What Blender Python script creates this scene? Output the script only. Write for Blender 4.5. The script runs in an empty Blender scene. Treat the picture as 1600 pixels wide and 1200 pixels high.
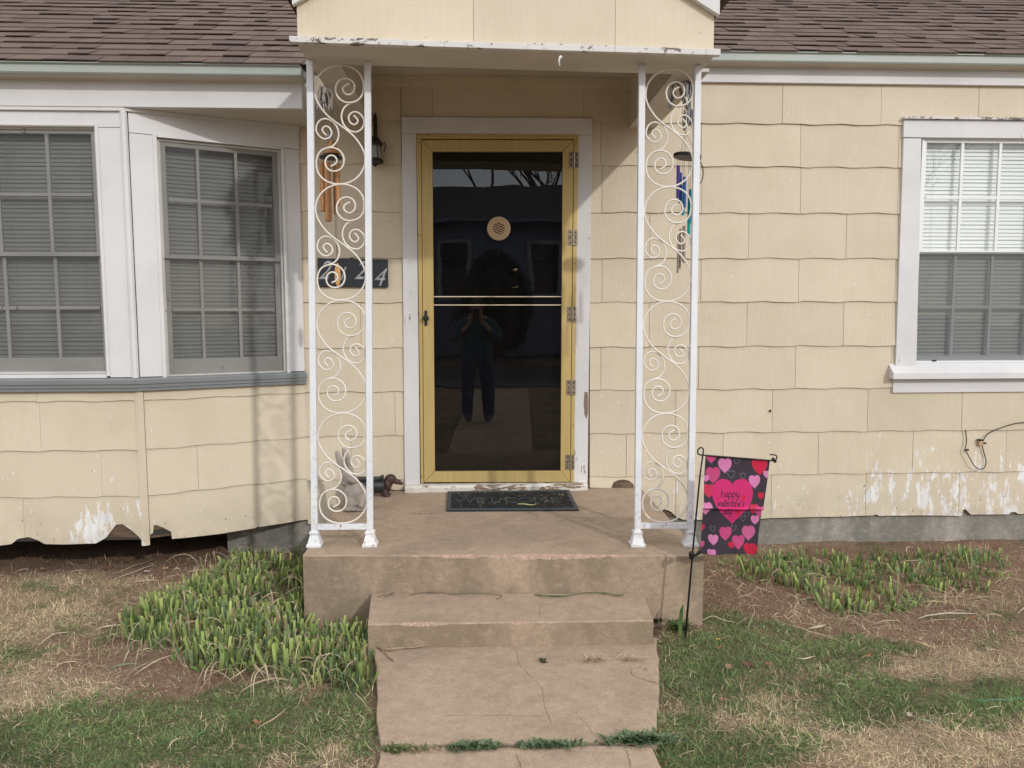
import bpy, bmesh, math, random
import numpy as np
from mathutils import Vector, Matrix
random.seed(7); rng = np.random.default_rng(7)
scene = bpy.context.scene
COL = scene.collection

# ------------------------------------------------------------------ camera
FPX = 1202.0; CD = 4.7; CH = 1.0785
ya, pa, ra = [math.radians(v) for v in (2.7, 5.15, 0.14)]
def _axes():
    cy, sy, cp, sp, cr, sr = math.cos(ya), math.sin(ya), math.cos(pa), math.sin(pa), math.cos(ra), math.sin(ra)
    w = np.array([sy*cp, cy*cp, -sp]); r = np.array([cy, -sy, 0.0]); d = np.cross(w, r)
    return cr*r + sr*d, -sr*r + cr*d, w
CR, CDN, CW = _axes()
CP = np.array([0.0, -CD, CH])
cam_data = bpy.data.cameras.new('camera'); cam = bpy.data.objects.new('camera', cam_data); COL.objects.link(cam)
cam_data.sensor_width = 36.0; cam_data.lens = FPX/1600*36.0
cam_data.clip_start = 0.03; cam_data.clip_end = 2000
M = Matrix(((CR[0], -CDN[0], -CW[0], CP[0]), (CR[1], -CDN[1], -CW[1], CP[1]), (CR[2], -CDN[2], -CW[2], CP[2]), (0, 0, 0, 1)))
cam.matrix_world = M
scene.camera = cam

# ------------------------------------------------------------------ light
SUN_DX, SUN_DZ = -0.56, -0.58           # travel per metre towards the wall (+y)
SUNV = Vector((SUN_DX, 1.0, SUN_DZ)).normalized()
world = bpy.data.worlds.new('World'); scene.world = world; world.use_nodes = True
nt = world.node_tree; bg = nt.nodes['Background']
sky = nt.nodes.new('ShaderNodeTexSky'); sky.sky_type = 'NISHITA'; sky.sun_disc = False
sky.sun_elevation = math.asin(-SUNV.z); sky.sun_rotation = math.atan2(-SUNV.x, -SUNV.y)
sky.air_density = 1.0; sky.dust_density = 0.6; sky.ozone_density = 1.0
# thin broken cloud drawn over the clear sky
tc = nt.nodes.new('ShaderNodeTexCoord'); cmap = nt.nodes.new('ShaderNodeMapping'); cmap.inputs['Scale'].default_value = (1, 1, 2.2)
cn = nt.nodes.new('ShaderNodeTexNoise'); cn.inputs['Scale'].default_value = 1.7; cn.inputs['Detail'].default_value = 7; cn.inputs['Roughness'].default_value = .55
cr_ = nt.nodes.new('ShaderNodeMapRange'); cr_.inputs[1].default_value = .30; cr_.inputs[2].default_value = .66; cr_.inputs[3].default_value = .45; cr_.inputs[4].default_value = 1.0
cmx = nt.nodes.new('ShaderNodeMix'); cmx.data_type = 'RGBA'; cmx.inputs[7].default_value = (7.6, 7.6, 7.75, 1)
nt.links.new(tc.outputs['Generated'], cmap.inputs[0]); nt.links.new(cmap.outputs[0], cn.inputs['Vector']); nt.links.new(cn.outputs['Fac'], cr_.inputs[0]); nt.links.new(cr_.outputs[0], cmx.inputs[0])
nt.links.new(sky.outputs[0], cmx.inputs[6]); nt.links.new(cmx.outputs[2], bg.inputs[0]); bg.inputs[1].default_value = 0.15
sl = bpy.data.lights.new('sun', 'SUN'); sl.energy = 1.15; sl.angle = math.radians(1.6); sl.color = (1.0, 0.985, 0.955)
so = bpy.data.objects.new('sun', sl); COL.objects.link(so); so.rotation_euler = SUNV.to_track_quat('-Z', 'Y').to_euler(); so.location = (6, -12, 9)
scene.view_settings.view_transform = 'Standard'; scene.view_settings.look = 'None'
scene.view_settings.exposure = 0.40; scene.view_settings.gamma = 1.0; scene.view_settings.use_curve_mapping = False
scene.cycles.max_bounces = 8; scene.cycles.transparent_max_bounces = 16

# ------------------------------------------------------------------ measuring helpers: picture point to a point on a real plane
def ray(x, y): return CR*(x-800)/FPX + CDN*(y-600)/FPX + CW
def PY(x, y, Y): v = ray(x, y); return CP + v*(Y-CP[1])/v[1]
def PZ(x, y, Z): v = ray(x, y); return CP + v*(Z-CP[2])/v[2]
def proj(p):
    v = np.asarray(p) - CP; z = v@CW
    return 800+FPX*(v@CR)/z, 600+FPX*(v@CDN)/z

class Frame:
    """wall frame: u along the wall, v up, w out of the wall towards the street"""
    def __init__(s, o, b):
        s.o = np.array([o[0], o[1], 0.0]); e = np.array([b[0]-o[0], b[1]-o[1], 0.0]); s.L = np.linalg.norm(e); s.e = e/s.L
        s.n = np.array([s.e[1], -s.e[0], 0.0])
    def p(s, u, v, w=0.0): q = s.o + s.e*u + s.n*w; return (q[0], q[1], v)
    def uv(s, x, y, w=0.0):
        r = ray(x, y); t = ((s.o + s.n*w - CP)@s.n)/(r@s.n); q = CP + r*t
        return float((q-s.o)@s.e), float(q[2])
F0 = Frame((0, 0), (1, 0))
BA = (-1.855, -0.40); BB = (-1.035, 0.0)
FB = Frame(BA, (BA[0]+1, BA[1])); FA = Frame(BA, BB)
FL = Frame((-4.52, 0.0), (-3.70, -0.40))
WORLDF = F0

# ------------------------------------------------------------------ mesh builder
class MB:
    def __init__(s): s.v = []; s.f = []; s.uv = []; s.mi = []; s.has_uv = False
    def add(s, vs, fs, uvs=None, mi=0):
        n = len(s.v); s.v += [tuple(map(float, q)) for q in vs]
        for f in fs: s.f.append(tuple(n+i for i in f)); s.mi.append(mi)
        s.uv += list(uvs) if uvs is not None else [(q[0], q[2]) for q in vs]
        return s
    def hexa(s, p, mi=0):   # 8 points: bottom 4 (ccw from above) then top 4
        return s.add(p, [(3,2,1,0),(4,5,6,7),(0,1,5,4),(1,2,6,5),(2,3,7,6),(3,0,4,7)], mi=mi)
    def box(s, x0, x1, y0, y1, z0, z1, mi=0):
        return s.hexa([(x0,y0,z0),(x1,y0,z0),(x1,y1,z0),(x0,y1,z0),(x0,y0,z1),(x1,y0,z1),(x1,y1,z1),(x0,y1,z1)], mi)
    def fbox(s, F, u0, u1, v0, v1, w0, w1, mi=0):   # box in a wall frame
        return s.hexa([F.p(u0,v0,w1),F.p(u1,v0,w1),F.p(u1,v0,w0),F.p(u0,v0,w0),F.p(u0,v1,w1),F.p(u1,v1,w1),F.p(u1,v1,w0),F.p(u0,v1,w0)], mi)
    def fquad(s, F, c, w0, w1, mi=0):  # c: 4 (u,v) corners ccw from lower left
        return s.hexa([F.p(*c[0],w1),F.p(*c[1],w1),F.p(*c[1],w0),F.p(*c[0],w0),F.p(*c[3],w1),F.p(*c[2],w1),F.p(*c[2],w0),F.p(*c[3],w0)], mi)
    def tube(s, path, r, n=8, cap=True, closed=False, flat=1.0, mi=0):
        P = [Vector(q) for q in path]; m = len(P); rs = r if hasattr(r, '__len__') else [r]*m
        up = None; rings = []
        for i in range(m):
            a = P[i-1] if (i > 0 or closed) else P[i]; b = P[(i+1) % m] if (i < m-1 or closed) else P[i]
            t = (b-a).normalized() if (b-a).length > 1e-9 else Vector((0,0,1))
            if up is None: up = Vector((0,1,0)) if abs(t.y) < .9 else Vector((1,0,0))
            x = t.cross(up)
            if x.length < 1e-6: x = t.orthogonal()
            x.normalize(); up2 = x.cross(t).normalized(); up = up2
            rings.append([P[i] + (x*math.cos(2*math.pi*k/n)*flat + up2*math.sin(2*math.pi*k/n))*rs[i] for k in range(n)])
        vs = [q for R in rings for q in R]; fs = []
        for i in range(m if closed else m-1):
            j = (i+1) % m
            for k in range(n): fs.append((i*n+k, i*n+(k+1)%n, j*n+(k+1)%n, j*n+k))
        if cap and not closed: fs += [tuple(range(n)), tuple(reversed(range((m-1)*n, m*n)))]
        return s.add(vs, fs, mi=mi)
    def lathe(s, c, prof, n=20, axis=(0,0,1), mi=0, sx=1.0, sy=1.0):   # prof: (r,h)
        ax = Vector(axis).normalized(); X = ax.orthogonal().normalized(); Y = ax.cross(X); c = Vector(c); vs = []; fs = []
        if abs(ax.z) > .99: X = Vector((1,0,0)); Y = Vector((0,1,0))
        for r, h in prof:
            for k in range(n): a = 2*math.pi*k/n; vs.append(c + ax*h + X*(r*sx*math.cos(a)) + Y*(r*sy*math.sin(a)))
        for i in range(len(prof)-1):
            for k in range(n): fs.append((i*n+k, i*n+(k+1)%n, (i+1)*n+(k+1)%n, (i+1)*n+k))
        fs += [tuple(reversed(range(n))), tuple(range((len(prof)-1)*n, len(prof)*n))]
        return s.add(vs, fs, mi=mi)
    def blob(s, c, r, rot=None, nu=14, nv=9, mi=0):
        vs = []; fs = []
        for i in range(nv+1):
            th = math.pi*i/nv
            for k in range(nu):
                a = 2*math.pi*k/nu; q = Vector((math.sin(th)*math.cos(a)*r[0], math.sin(th)*math.sin(a)*r[1], math.cos(th)*r[2]))
                if rot is not None: q = rot @ q
                vs.append(Vector(c)+q)
        for i in range(nv):
            for k in range(nu): fs.append((i*nu+k, (i+1)*nu+k, (i+1)*nu+(k+1)%nu, i*nu+(k+1)%nu))
        return s.add(vs, fs, mi=mi)
    def extrude(s, poly, d, mi=0):    # poly: list of 3-D points, d: vector
        n = len(poly); d = Vector(d); a = [Vector(q) for q in poly]; b = [q+d for q in a]
        return s.add(a+b, [tuple(range(n)), tuple(reversed(range(n, 2*n)))] + [(i, i+n, (i+1)%n+n, (i+1)%n) for i in range(n)], mi=mi)

WL = {}   # world location of things and parts
def tag(o, label=None, cat=None, group=None, kind=None):
    if label: o['label'] = label
    if cat: o['category'] = cat
    if group: o['group'] = group
    if kind: o['kind'] = kind
    return o
def thing(name, loc, label, cat, group=None, kind=None):
    o = bpy.data.objects.new(name, None); COL.objects.link(o); o.location = loc; o.empty_display_size = .1
    WL[o.name] = Vector(loc); return tag(o, label, cat, group, kind)
def mk(name, mb, mat, parent=None, label=None, cat=None, group=None, kind=None, smooth=False, bevel=0, fixn=True, org=None):
    me = bpy.data.meshes.new(name)
    V = np.array(mb.v, float).reshape(-1, 3)
    pw = WL[parent.name] if parent is not None else Vector((0, 0, 0))
    if parent is not None: o0 = pw if org is None else Vector(org)
    elif org is not None: o0 = Vector(org)
    elif kind in ('structure',): o0 = Vector((0, 0, 0))
    else: mn = V.min(0); mx = V.max(0); o0 = Vector(((mn[0]+mx[0])/2, (mn[1]+mx[1])/2, mn[2]))
    me.from_pydata((V - np.array(o0)).tolist(), [], mb.f)
    uvl = me.uv_layers.new(name='uv'); li = np.zeros(len(me.loops), np.int32); me.loops.foreach_get('vertex_index', li)
    uvl.data.foreach_set('uv', np.array(mb.uv, np.float32)[li].ravel())
    mats = mat if isinstance(mat, (list, tuple)) else [mat]
    for m in mats: me.materials.append(m)
    if len(mats) > 1: me.polygons.foreach_set('material_index', mb.mi)
    if fixn:
        bm = bmesh.new(); bm.from_mesh(me); bmesh.ops.recalc_face_normals(bm, faces=bm.faces); bm.to_mesh(me); bm.free()
    if smooth: me.polygons.foreach_set('use_smooth', [True]*len(me.polygons))
    o = bpy.data.objects.new(name, me); COL.objects.link(o)
    if parent is not None: o.parent = parent; o.location = o0 - pw
    else: o.location = o0
    WL[o.name] = o0.copy()
    if bevel:
        b = o.modifiers.new('bevel', 'BEVEL'); b.width = bevel; b.segments = 2; b.limit_method = 'ANGLE'; b.angle_limit = math.radians(35)
    return tag(o, label, cat, group, kind)

# ------------------------------------------------------------------ materials
def srgb(r, g, b): return tuple(((c/255)/12.92 if c/255 <= .04045 else ((c/255+.055)/1.055)**2.4) for c in (r, g, b))
class MT:
    def __init__(s, name):
        s.m = bpy.data.materials.new(name); s.m.use_nodes = True; s.t = s.m.node_tree; s.b = s.t.nodes['Principled BSDF']; s.out = s.t.nodes['Material Output']
        s.coord = None
    def n(s, ty, **k):
        nd = s.t.nodes.new(ty)
        for a, v in k.items(): setattr(nd, a, v)
        return nd
    def l(s, a, b): s.t.links.new(a, b)
    def pos(s, scale=(1,1,1), src='Position'):
        if src == 'Position': o = s.n('ShaderNodeNewGeometry').outputs['Position']
        elif src == 'UV': o = s.n('ShaderNodeUVMap').outputs[0]
        else: o = s.n('ShaderNodeTexCoord').outputs['Object']
        mp = s.n('ShaderNodeMapping'); mp.inputs['Scale'].default_value = scale; s.l(o, mp.inputs[0]); return mp.outputs[0]
    def noise(s, vec, scale, detail=4, rough=.55, dist=0):
        nn = s.n('ShaderNodeTexNoise'); nn.inputs['Scale'].default_value = scale; nn.inputs['Detail'].default_value = detail
        nn.inputs['Roughness'].default_value = rough; nn.inputs['Distortion'].default_value = dist; s.l(vec, nn.inputs['Vector']); return nn.outputs['Fac']
    def ramp(s, fac, stops):
        r = s.n('ShaderNodeValToRGB'); e = r.color_ramp.elements
        while len(e) < len(stops): e.new(.5)
        for i, (p, c) in enumerate(stops): e[i].position = p; e[i].color = (*c, 1) if len(c) == 3 else c
        s.l(fac, r.inputs[0]); return r.outputs[0]
    def rng(s, v, a, b, c=0, d=1):
        m = s.n('ShaderNodeMapRange'); m.inputs[1].default_value = a; m.inputs[2].default_value = b; m.inputs[3].default_value = c; m.inputs[4].default_value = d
        s.l(v, m.inputs[0]); return m.outputs[0]
    def math(s, op, a, b=None):
        m = s.n('ShaderNodeMath', operation=op)
        for i, q in enumerate((a, b)):
            if q is None: continue
            if isinstance(q, (int, float)): m.inputs[i].default_value = q
            else: s.l(q, m.inputs[i])
        return m.outputs[0]
    def mix(s, f, a, b, mode='MIX'):
        m = s.n('ShaderNodeMix', data_type='RGBA', blend_type=mode)
        for k, q in ((0, f), (6, a), (7, b)):
            if isinstance(q, (int, float)): m.inputs[k].default_value = q
            elif isinstance(q, tuple): m.inputs[k].default_value = (*q, 1)
            else: s.l(q, m.inputs[k])
        return m.outputs[2]
    def bump(s, h, strength=.3, dist=.002, prev=None):
        b = s.n('ShaderNodeBump'); b.inputs['Strength'].default_value = strength; b.inputs['Distance'].default_value = dist; s.l(h, b.inputs['Height'])
        if prev is not None: s.l(prev, b.inputs['Normal'])
        return b.outputs[0]
    def fin(s, col=None, rough=.7, normal=None, metal=0, spec=.4, roughn=None):
        if col is not None:
            if isinstance(col, tuple): s.b.inputs['Base Color'].default_value = (*col, 1)
            else: s.l(col, s.b.inputs['Base Color'])
        s.b.inputs['Roughness'].default_value = rough; s.b.inputs['Metallic'].default_value = metal; s.b.inputs['Specular IOR Level'].default_value = spec
        if roughn is not None: s.l(roughn, s.b.inputs['Roughness'])
        if normal is not None: s.l(normal, s.b.inputs['Normal'])
        return s.m
def simple(name, c1, c2=None, scale=6, rough=.7, bump=0, bs=120, metal=0, spec=.4, src='Position', stretch=(1,1,1)):
    t = MT(name); v = t.pos(stretch, src)
    c2 = c2 or tuple(q*.8 for q in c1)
    c = t.ramp(t.noise(v, scale, 5), [(.3, c2), (.7, c1)])
    nm = t.bump(t.noise(v, bs, 3), bump, .002) if bump else None
    return t.fin(c, rough, nm, metal, spec)

def painted(name, base, wood, thr=.62, scale=14, stretch=(1,1,.25), dirt=.85, rough=.55, edge=None):
    """old paint: fine brush grain, cracks, patches where bare weathered wood shows"""
    t = MT(name); v = t.pos(); vs = t.pos(stretch)
    g = t.noise(t.pos(tuple(8*q for q in stretch)), 18, 5, .7)
    c = t.ramp(t.noise(v, 2.3, 5), [(.3, tuple(q*dirt for q in base)), (.65, base)])
    c = t.mix(t.rng(g, .35, .7, .0, .25), c, tuple(q*.8 for q in base))
    n1 = t.noise(vs, scale, 8, .72, .4); n2 = t.noise(v, 1.7, 3)
    mk_ = t.math('ADD', n1, t.rng(n2, .35, .65, -.09, .07))
    if edge is not None: mk_ = t.math('ADD', mk_, edge(t))
    m = t.rng(mk_, thr, thr+.012)
    wc = t.ramp(t.noise(t.pos(tuple(5*q for q in stretch)), 30, 4), [(.3, tuple(q*.45 for q in wood)), (.7, wood)])
    c = t.mix(m, c, wc)
    h = t.math('SUBTRACT', t.math('MULTIPLY', g, .35), m)
    return t.fin(c, rough, t.bump(h, .5, .0012))

CREAM = (0.635, 0.545, 0.410)
def siding_mat(name, base, rib=1.0, lowleft=False):
    t = MT(name); uv = t.pos((1,1,1), 'UV'); v = t.pos()
    oi = t.n('ShaderNodeObjectInfo').outputs['Random']
    # each shingle its own tone
    tone = t.rng(oi, 0, 1, .93, 1.035)
    big = t.ramp(t.noise(v, 2.1, 6, .65), [(.3, tuple(q*k for q, k in zip(base, (.90, .885, .85)))), (.55, base), (.75, tuple(q*1.03 for q in base))])
    fine = t.noise(t.pos((125, 5, 1), 'UV'), 1.0, 2, .5)
    fine2 = t.noise(t.pos((60, 3, 1), 'UV'), 1.0, 3, .6)
    c = t.mix(t.rng(fine2, .35, .65, 0, .25*rib), big, tuple(q*.88 for q in base)); c = t.mix(t.rng(fine, .45, .30, 0, .20*rib), c, tuple(q*.78 for q in base))
    cc = t.n('ShaderNodeCombineColor'); [t.l(tone, cc.inputs[i]) for i in range(3)]
    c = t.mix(1.0, c, cc.outputs[0], 'MULTIPLY')
    sx = t.n('ShaderNodeSeparateXYZ'); t.l(v, sx.inputs[0]); X, Y, Z = sx.outputs
    # rain-washed peeling low on the wall
    nz = t.noise(t.pos((1, 1, .38)), 21, 8, .7, .3)
    reg = t.math('MULTIPLY', t.rng(Z, .45, .0), t.rng(X, 1.6, 2.6))
    reg = t.math('MULTIPLY', reg, .175)
    r2 = t.math('MULTIPLY', t.math('MULTIPLY', t.rng(Z, .33, -.08), t.rng(X, -2.35, -1.95)), t.rng(X, -1.72, -1.88))
    r2 = t.math('MULTIPLY', r2, .17); bl = t.math('MULTIPLY', t.math('MULTIPLY', t.rng(Z, .015, -.06), t.rng(X, -2.30, -2.18)), t.rng(X, -1.99, -2.06)); r2 = t.math('ADD', r2, t.math('MULTIPLY', bl, .14))
    r3 = t.math('MULTIPLY', t.math('MULTIPLY', t.rng(Z, .14, -.02), t.rng(X, 1.10, 1.22)), t.rng(X, 1.5, 1.34)); r3 = t.math('MULTIPLY', r3, .16)
    pm = t.math('ADD', t.math('ADD', nz, reg), t.math('ADD', r2, r3))
    m = t.rng(pm, .695, .715)
    pcol = t.ramp(t.noise(t.pos((1,1,.2)), 45, 4), [(.3, (.60, .58, .56)), (.6, (.78, .77, .75))])
    c = t.mix(m, c, pcol)
    # small chips and dirt specks
    sp = t.noise(t.pos((1, 1, .55)), 62, 2, .5)
    c = t.mix(t.rng(t.math('ADD', sp, t.rng(Z, .7, -.1, 0, .05)), .77, .785), c, (.78, .76, .72))
    ds = t.noise(t.pos((1, 1, .8)), 48, 3, .55)
    c = t.mix(t.math('MULTIPLY', t.rng(t.math('ADD', ds, t.rng(Z, .3, -.2, 0, .055)), .735, .76), .75), c, (.16, .11, .07))
    # grime along the low edge
    gr = t.math('MULTIPLY', t.rng(Z, .03, -.22), t.rng(t.noise(v, 7, 5, .7), .4, .7)); c = t.mix(t.math('MULTIPLY', gr, .45), c, (.30, .25, .19))
    nb = t.bump(fine, .42*rib, .004); nb = t.bump(t.noise(v, 9, 3), .2, .004, nb)
    return t.fin(c, .62, nb, spec=.35)
M_SID = siding_mat('cream_shingle_paint', CREAM)
M_SIDS = siding_mat('cream_smooth_shingle_paint', tuple(q*.99 for q in CREAM), .25)
M_SHEATH = simple('sheathing_wood', (.20, .135, .09), (.07, .045, .03), 22, .85, .4, 90, stretch=(.4, .4, 3))
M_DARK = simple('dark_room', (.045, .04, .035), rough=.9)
M_WHITE = painted('white_trim_paint', (.69, .675, .665), (.34, .27, .21), .735, 20)
M_WHITE2 = painted('peeling_white_paint', (.70, .685, .67), (.30, .23, .17), .655, 16)
def low_edge(t):
    sx = t.n('ShaderNodeSeparateXYZ'); t.l(t.pos(), sx.inputs[0]); return t.rng(sx.outputs[2], .9, .0, 0, .115)
M_CASE = painted('door_casing_paint', (.67, .655, .645), (.30, .245, .20), .70, 20, (1, 1, .18), edge=low_edge)
M_LEDGE = painted('flaking_ledge_paint', (.68, .655, .62), (.20, .15, .11), .59, 26, (.6, 1, 1.3))
M_SILLT = painted('threshold_paint', (.70, .66, .59), (.33, .22, .15), .56, 15, (.35, 1, 1.2))
M_GREYT = painted('grey_sill_paint', (.235, .25, .255), (.42, .41, .39), .74, 22, (.3, 1, 1), rough=.4)
M_SASH = painted('old_grey_sash', (.56, .53, .49), (.22, .18, .145), .66, 30, (1, 1, .5), .75)
M_VINYL = simple('white_vinyl', (.76, .77, .76), (.72, .73, .72), 4, .35)
M_DRIP = simple('green_grey_drip_metal', (.43, .465, .43), (.38, .42, .39), 3, .4, metal=.15)
M_SOFF = simple('soffit_paint', (.60, .565, .50), (.49, .45, .39), 3, .7, .2, 60)
M_GABLE = siding_mat('gable_cream_panel', tuple(q*1.04 for q in CREAM), .8)
def conc(name, a, b, st, fine=.95):
    t = MT(name); v = t.pos(); big = t.noise(v, 1.6, 6, .62); c = t.ramp(big, [(.3, b), (.68, a)])
    s1 = t.noise(t.pos((1, 1, .35)), 5, 6, .65, .5); c = t.mix(t.rng(s1, .48, .70, 0, .7), c, st); s2 = t.noise(v, .9, 7, .6, 1.2); c = t.mix(t.rng(s2, .52, .60, 0, .35), c, tuple(q*.8 for q in st)); s3 = t.noise(t.pos((1, 1, 2)), 13, 5, .7); c = t.mix(t.rng(s3, .6, .7, 0, .35), c, tuple(min(1, q*1.25) for q in a))
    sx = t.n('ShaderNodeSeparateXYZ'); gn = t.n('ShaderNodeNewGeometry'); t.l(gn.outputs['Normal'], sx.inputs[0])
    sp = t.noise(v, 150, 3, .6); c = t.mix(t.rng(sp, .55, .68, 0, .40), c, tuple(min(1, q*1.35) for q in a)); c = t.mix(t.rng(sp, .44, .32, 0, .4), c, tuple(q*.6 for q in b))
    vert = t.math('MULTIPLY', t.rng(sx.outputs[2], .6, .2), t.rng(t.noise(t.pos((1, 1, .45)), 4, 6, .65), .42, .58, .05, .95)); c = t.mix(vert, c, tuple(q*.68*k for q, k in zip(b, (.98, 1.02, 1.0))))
    md = t.noise(t.pos((1, 1, 1.6)), 22, 7, .75); c = t.mix(t.rng(md, .5, .68, 0, .42), c, tuple(q*.62 for q in b)); c = t.mix(t.rng(md, .47, .32, 0, .35), c, tuple(min(1, q*1.3) for q in a))
    cr = t.n('ShaderNodeTexVoronoi', feature='DISTANCE_TO_EDGE'); cr.inputs['Scale'].default_value = .85
    wv = t.n('ShaderNodeVectorMath', operation='ADD'); nc = t.n('ShaderNodeTexNoise'); nc.inputs['Scale'].default_value = 3.5; nc.inputs['Detail'].default_value = 6; t.l(v, nc.inputs['Vector'])
    sc_ = t.n('ShaderNodeVectorMath', operation='SCALE'); sc_.inputs['Scale'].default_value = .45; t.l(nc.outputs['Color'], sc_.inputs[0]); t.l(v, wv.inputs[0]); t.l(sc_.outputs[0], wv.inputs[1]); t.l(wv.outputs[0], cr.inputs['Vector'])
    ck = t.math('MULTIPLY', t.rng(cr.outputs[0], .0028, .0008), t.rng(t.noise(v, 1.1, 2), .5, .56)); c = t.mix(t.math('MULTIPLY', ck, .75), c, (.07, .05, .035))
    h = t.math('ADD', t.math('MULTIPLY', sp, .5), t.noise(v, 40, 5, .7))
    nb = t.bump(h, fine, .003); nb = t.bump(ck, .8, -.003, nb)
    return t.fin(c, .88, nb, spec=.25)
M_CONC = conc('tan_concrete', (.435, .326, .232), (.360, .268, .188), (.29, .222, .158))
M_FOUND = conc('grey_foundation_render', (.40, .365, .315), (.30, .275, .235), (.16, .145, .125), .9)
M_CHIP = simple('broken_concrete_aggregate', (.56, .38, .29), (.24, .16, .12), 130, .95, .9, 200)
def shingle_mat():
    t = MT('roof_shingle_granules'); v = t.pos(); oi = t.n('ShaderNodeObjectInfo').outputs['Random']
    at = t.n('ShaderNodeAttribute', attribute_name='tone').outputs['Fac']
    k = t.math('FRACT', t.math('ADD', oi, at))
    c = t.ramp(k, [(0, (.112, .077, .061)), (.2, (.140, .096, .077)), (.6, (.158, .109, .086)), (1, (.185, .130, .102))])
    g = t.noise(v, 260, 2, .6); c = t.mix(t.rng(g, .35, .65, 0, .55), c, (.05, .035, .032)); c = t.mix(t.rng(g, .60, .70, 0, .6), c, (.36, .27, .22))
    return t.fin(c, .9, t.bump(g, .6, .003), spec=.2)
M_ROOF = shingle_mat()
def iron_mat():
    t = MT('white_painted_iron'); v = t.pos()
    sx = t.n('ShaderNodeSeparateXYZ'); t.l(v, sx.inputs[0]); low = t.rng(sx.outputs[2], .75, .0, 0, .12)
    n = t.noise(t.pos((1, 1, .5)), 34, 6, .65); m = t.rng(t.math('ADD', n, low), .745, .775)
    c = t.ramp(t.noise(v, 7, 4), [(.3, (.66, .68, .71)), (.7, (.76, .76, .77))])
    d = t.rng(t.math('ADD', t.noise(v, 60, 5, .7), low), .60, .72, 0, .45); c = t.mix(d, c, (.42, .36, .27))
    c = t.mix(m, c, (.30, .10, .035))
    return t.fin(c, .45, t.bump(t.noise(v, 90, 3), .2, .001))
M_IRON = iron_mat()
M_SCROLL = simple('ivory_scroll_paint', (.78, .73, .66), (.70, .64, .56), 9, .4)
def gold_mat():
    t = MT('gold_anodised_aluminium'); c = t.ramp(t.noise(t.pos((12, 1, .8)), 5, 4), [(.3, (.50, .365, .145)), (.7, (.57, .43, .180))])
    return t.fin(c, .45, t.bump(t.noise(t.pos((40, 40, 1)), 6, 2), .1, .001), .35)
M_GOLD = gold_mat()
M_BLACK = simple('black_metal', (.018, .018, .018), (.03, .028, .025), 8, .45, metal=.3)
M_HINGE = simple('brass_hinge', (.42, .36, .27), (.22, .17, .11), 60, .4, metal=.7)
M_HOLE = simple('screw_dark', (.02, .014, .01), rough=.8)
def glass_mat(name, tint, ior=1.5, rough=0.0):
    t = MT(name); tr = t.n('ShaderNodeBsdfTransparent'); tr.inputs[0].default_value = (*tint, 1)
    gl = t.n('ShaderNodeBsdfGlossy'); gl.inputs['Roughness'].default_value = rough; gl.inputs[0].default_value = (1, 1, 1, 1)
    gw = t.noise(t.pos((1.0, 1, 1.3)), 1.6, 2); nb = t.bump(gw, .35, .004); t.l(nb, gl.inputs['Normal'])
    ge = t.n('ShaderNodeNewGeometry'); dt = t.n('ShaderNodeVectorMath', operation='DOT_PRODUCT'); t.l(ge.outputs['Incoming'], dt.inputs[0]); t.l(ge.outputs['Normal'], dt.inputs[1])
    f0 = ((ior-1)/(ior+1))**2; k = t.math('POWER', t.math('SUBTRACT', 1.0, t.math('ABSOLUTE', dt.outputs['Value'])), 5.0)
    fr = t.math('ADD', t.math('MULTIPLY', k, 1-f0), f0)
    mx = t.n('ShaderNodeMixShader'); t.l(fr, mx.inputs[0]); t.l(tr.outputs[0], mx.inputs[1]); t.l(gl.outputs[0], mx.inputs[2]); t.l(mx.outputs[0], t.out.inputs[0])
    return t.m
M_GLASS = glass_mat('window_glass', (.93, .95, .94), 1.8)
M_OLDG = glass_mat('dusty_old_glass', (.74, .74, .72), 1.5, .03)
M_DOORG = glass_mat('storm_door_glass', (.36, .37, .39), 1.60)
def screen_mat(f=.36):
    t = MT('insect_screen_mesh'); tr = t.n('ShaderNodeBsdfTransparent'); df = t.n('ShaderNodeBsdfDiffuse'); df.inputs[0].default_value = (.07, .075, .075, 1)
    mx = t.n('ShaderNodeMixShader'); mx.inputs[0].default_value = f; t.l(tr.outputs[0], mx.inputs[1]); t.l(df.outputs[0], mx.inputs[2]); t.l(mx.outputs[0], t.out.inputs[0]); return t.m
M_SCREEN = screen_mat(); M_SCREEN2 = screen_mat(.50)
M_BLIND = simple('white_blind_slat', (.78, .79, .77), (.72, .73, .71), 3, .5)
M_BLINDG = simple('dusty_blind_slat', (.60, .60, .58), (.50, .50, .48), 3, .55)
M_INNER = simple('dark_stained_door', (.030, .020, .015), (.018, .012, .009), 5, .35, .2, 40, stretch=(6, 1, .6))
M_TAN = simple('tan_plastic', (.52, .36, .215), (.46, .31, .18), 9, .5)
M_RUBBER = simple('black_rubber', (.011, .012, .014), (.022, .023, .026), 30, .75, .6, 150)
M_RUBG = simple('grey_rubber_rim', (.075, .082, .088), (.055, .06, .065), 20, .7, .3, 120)

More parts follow.
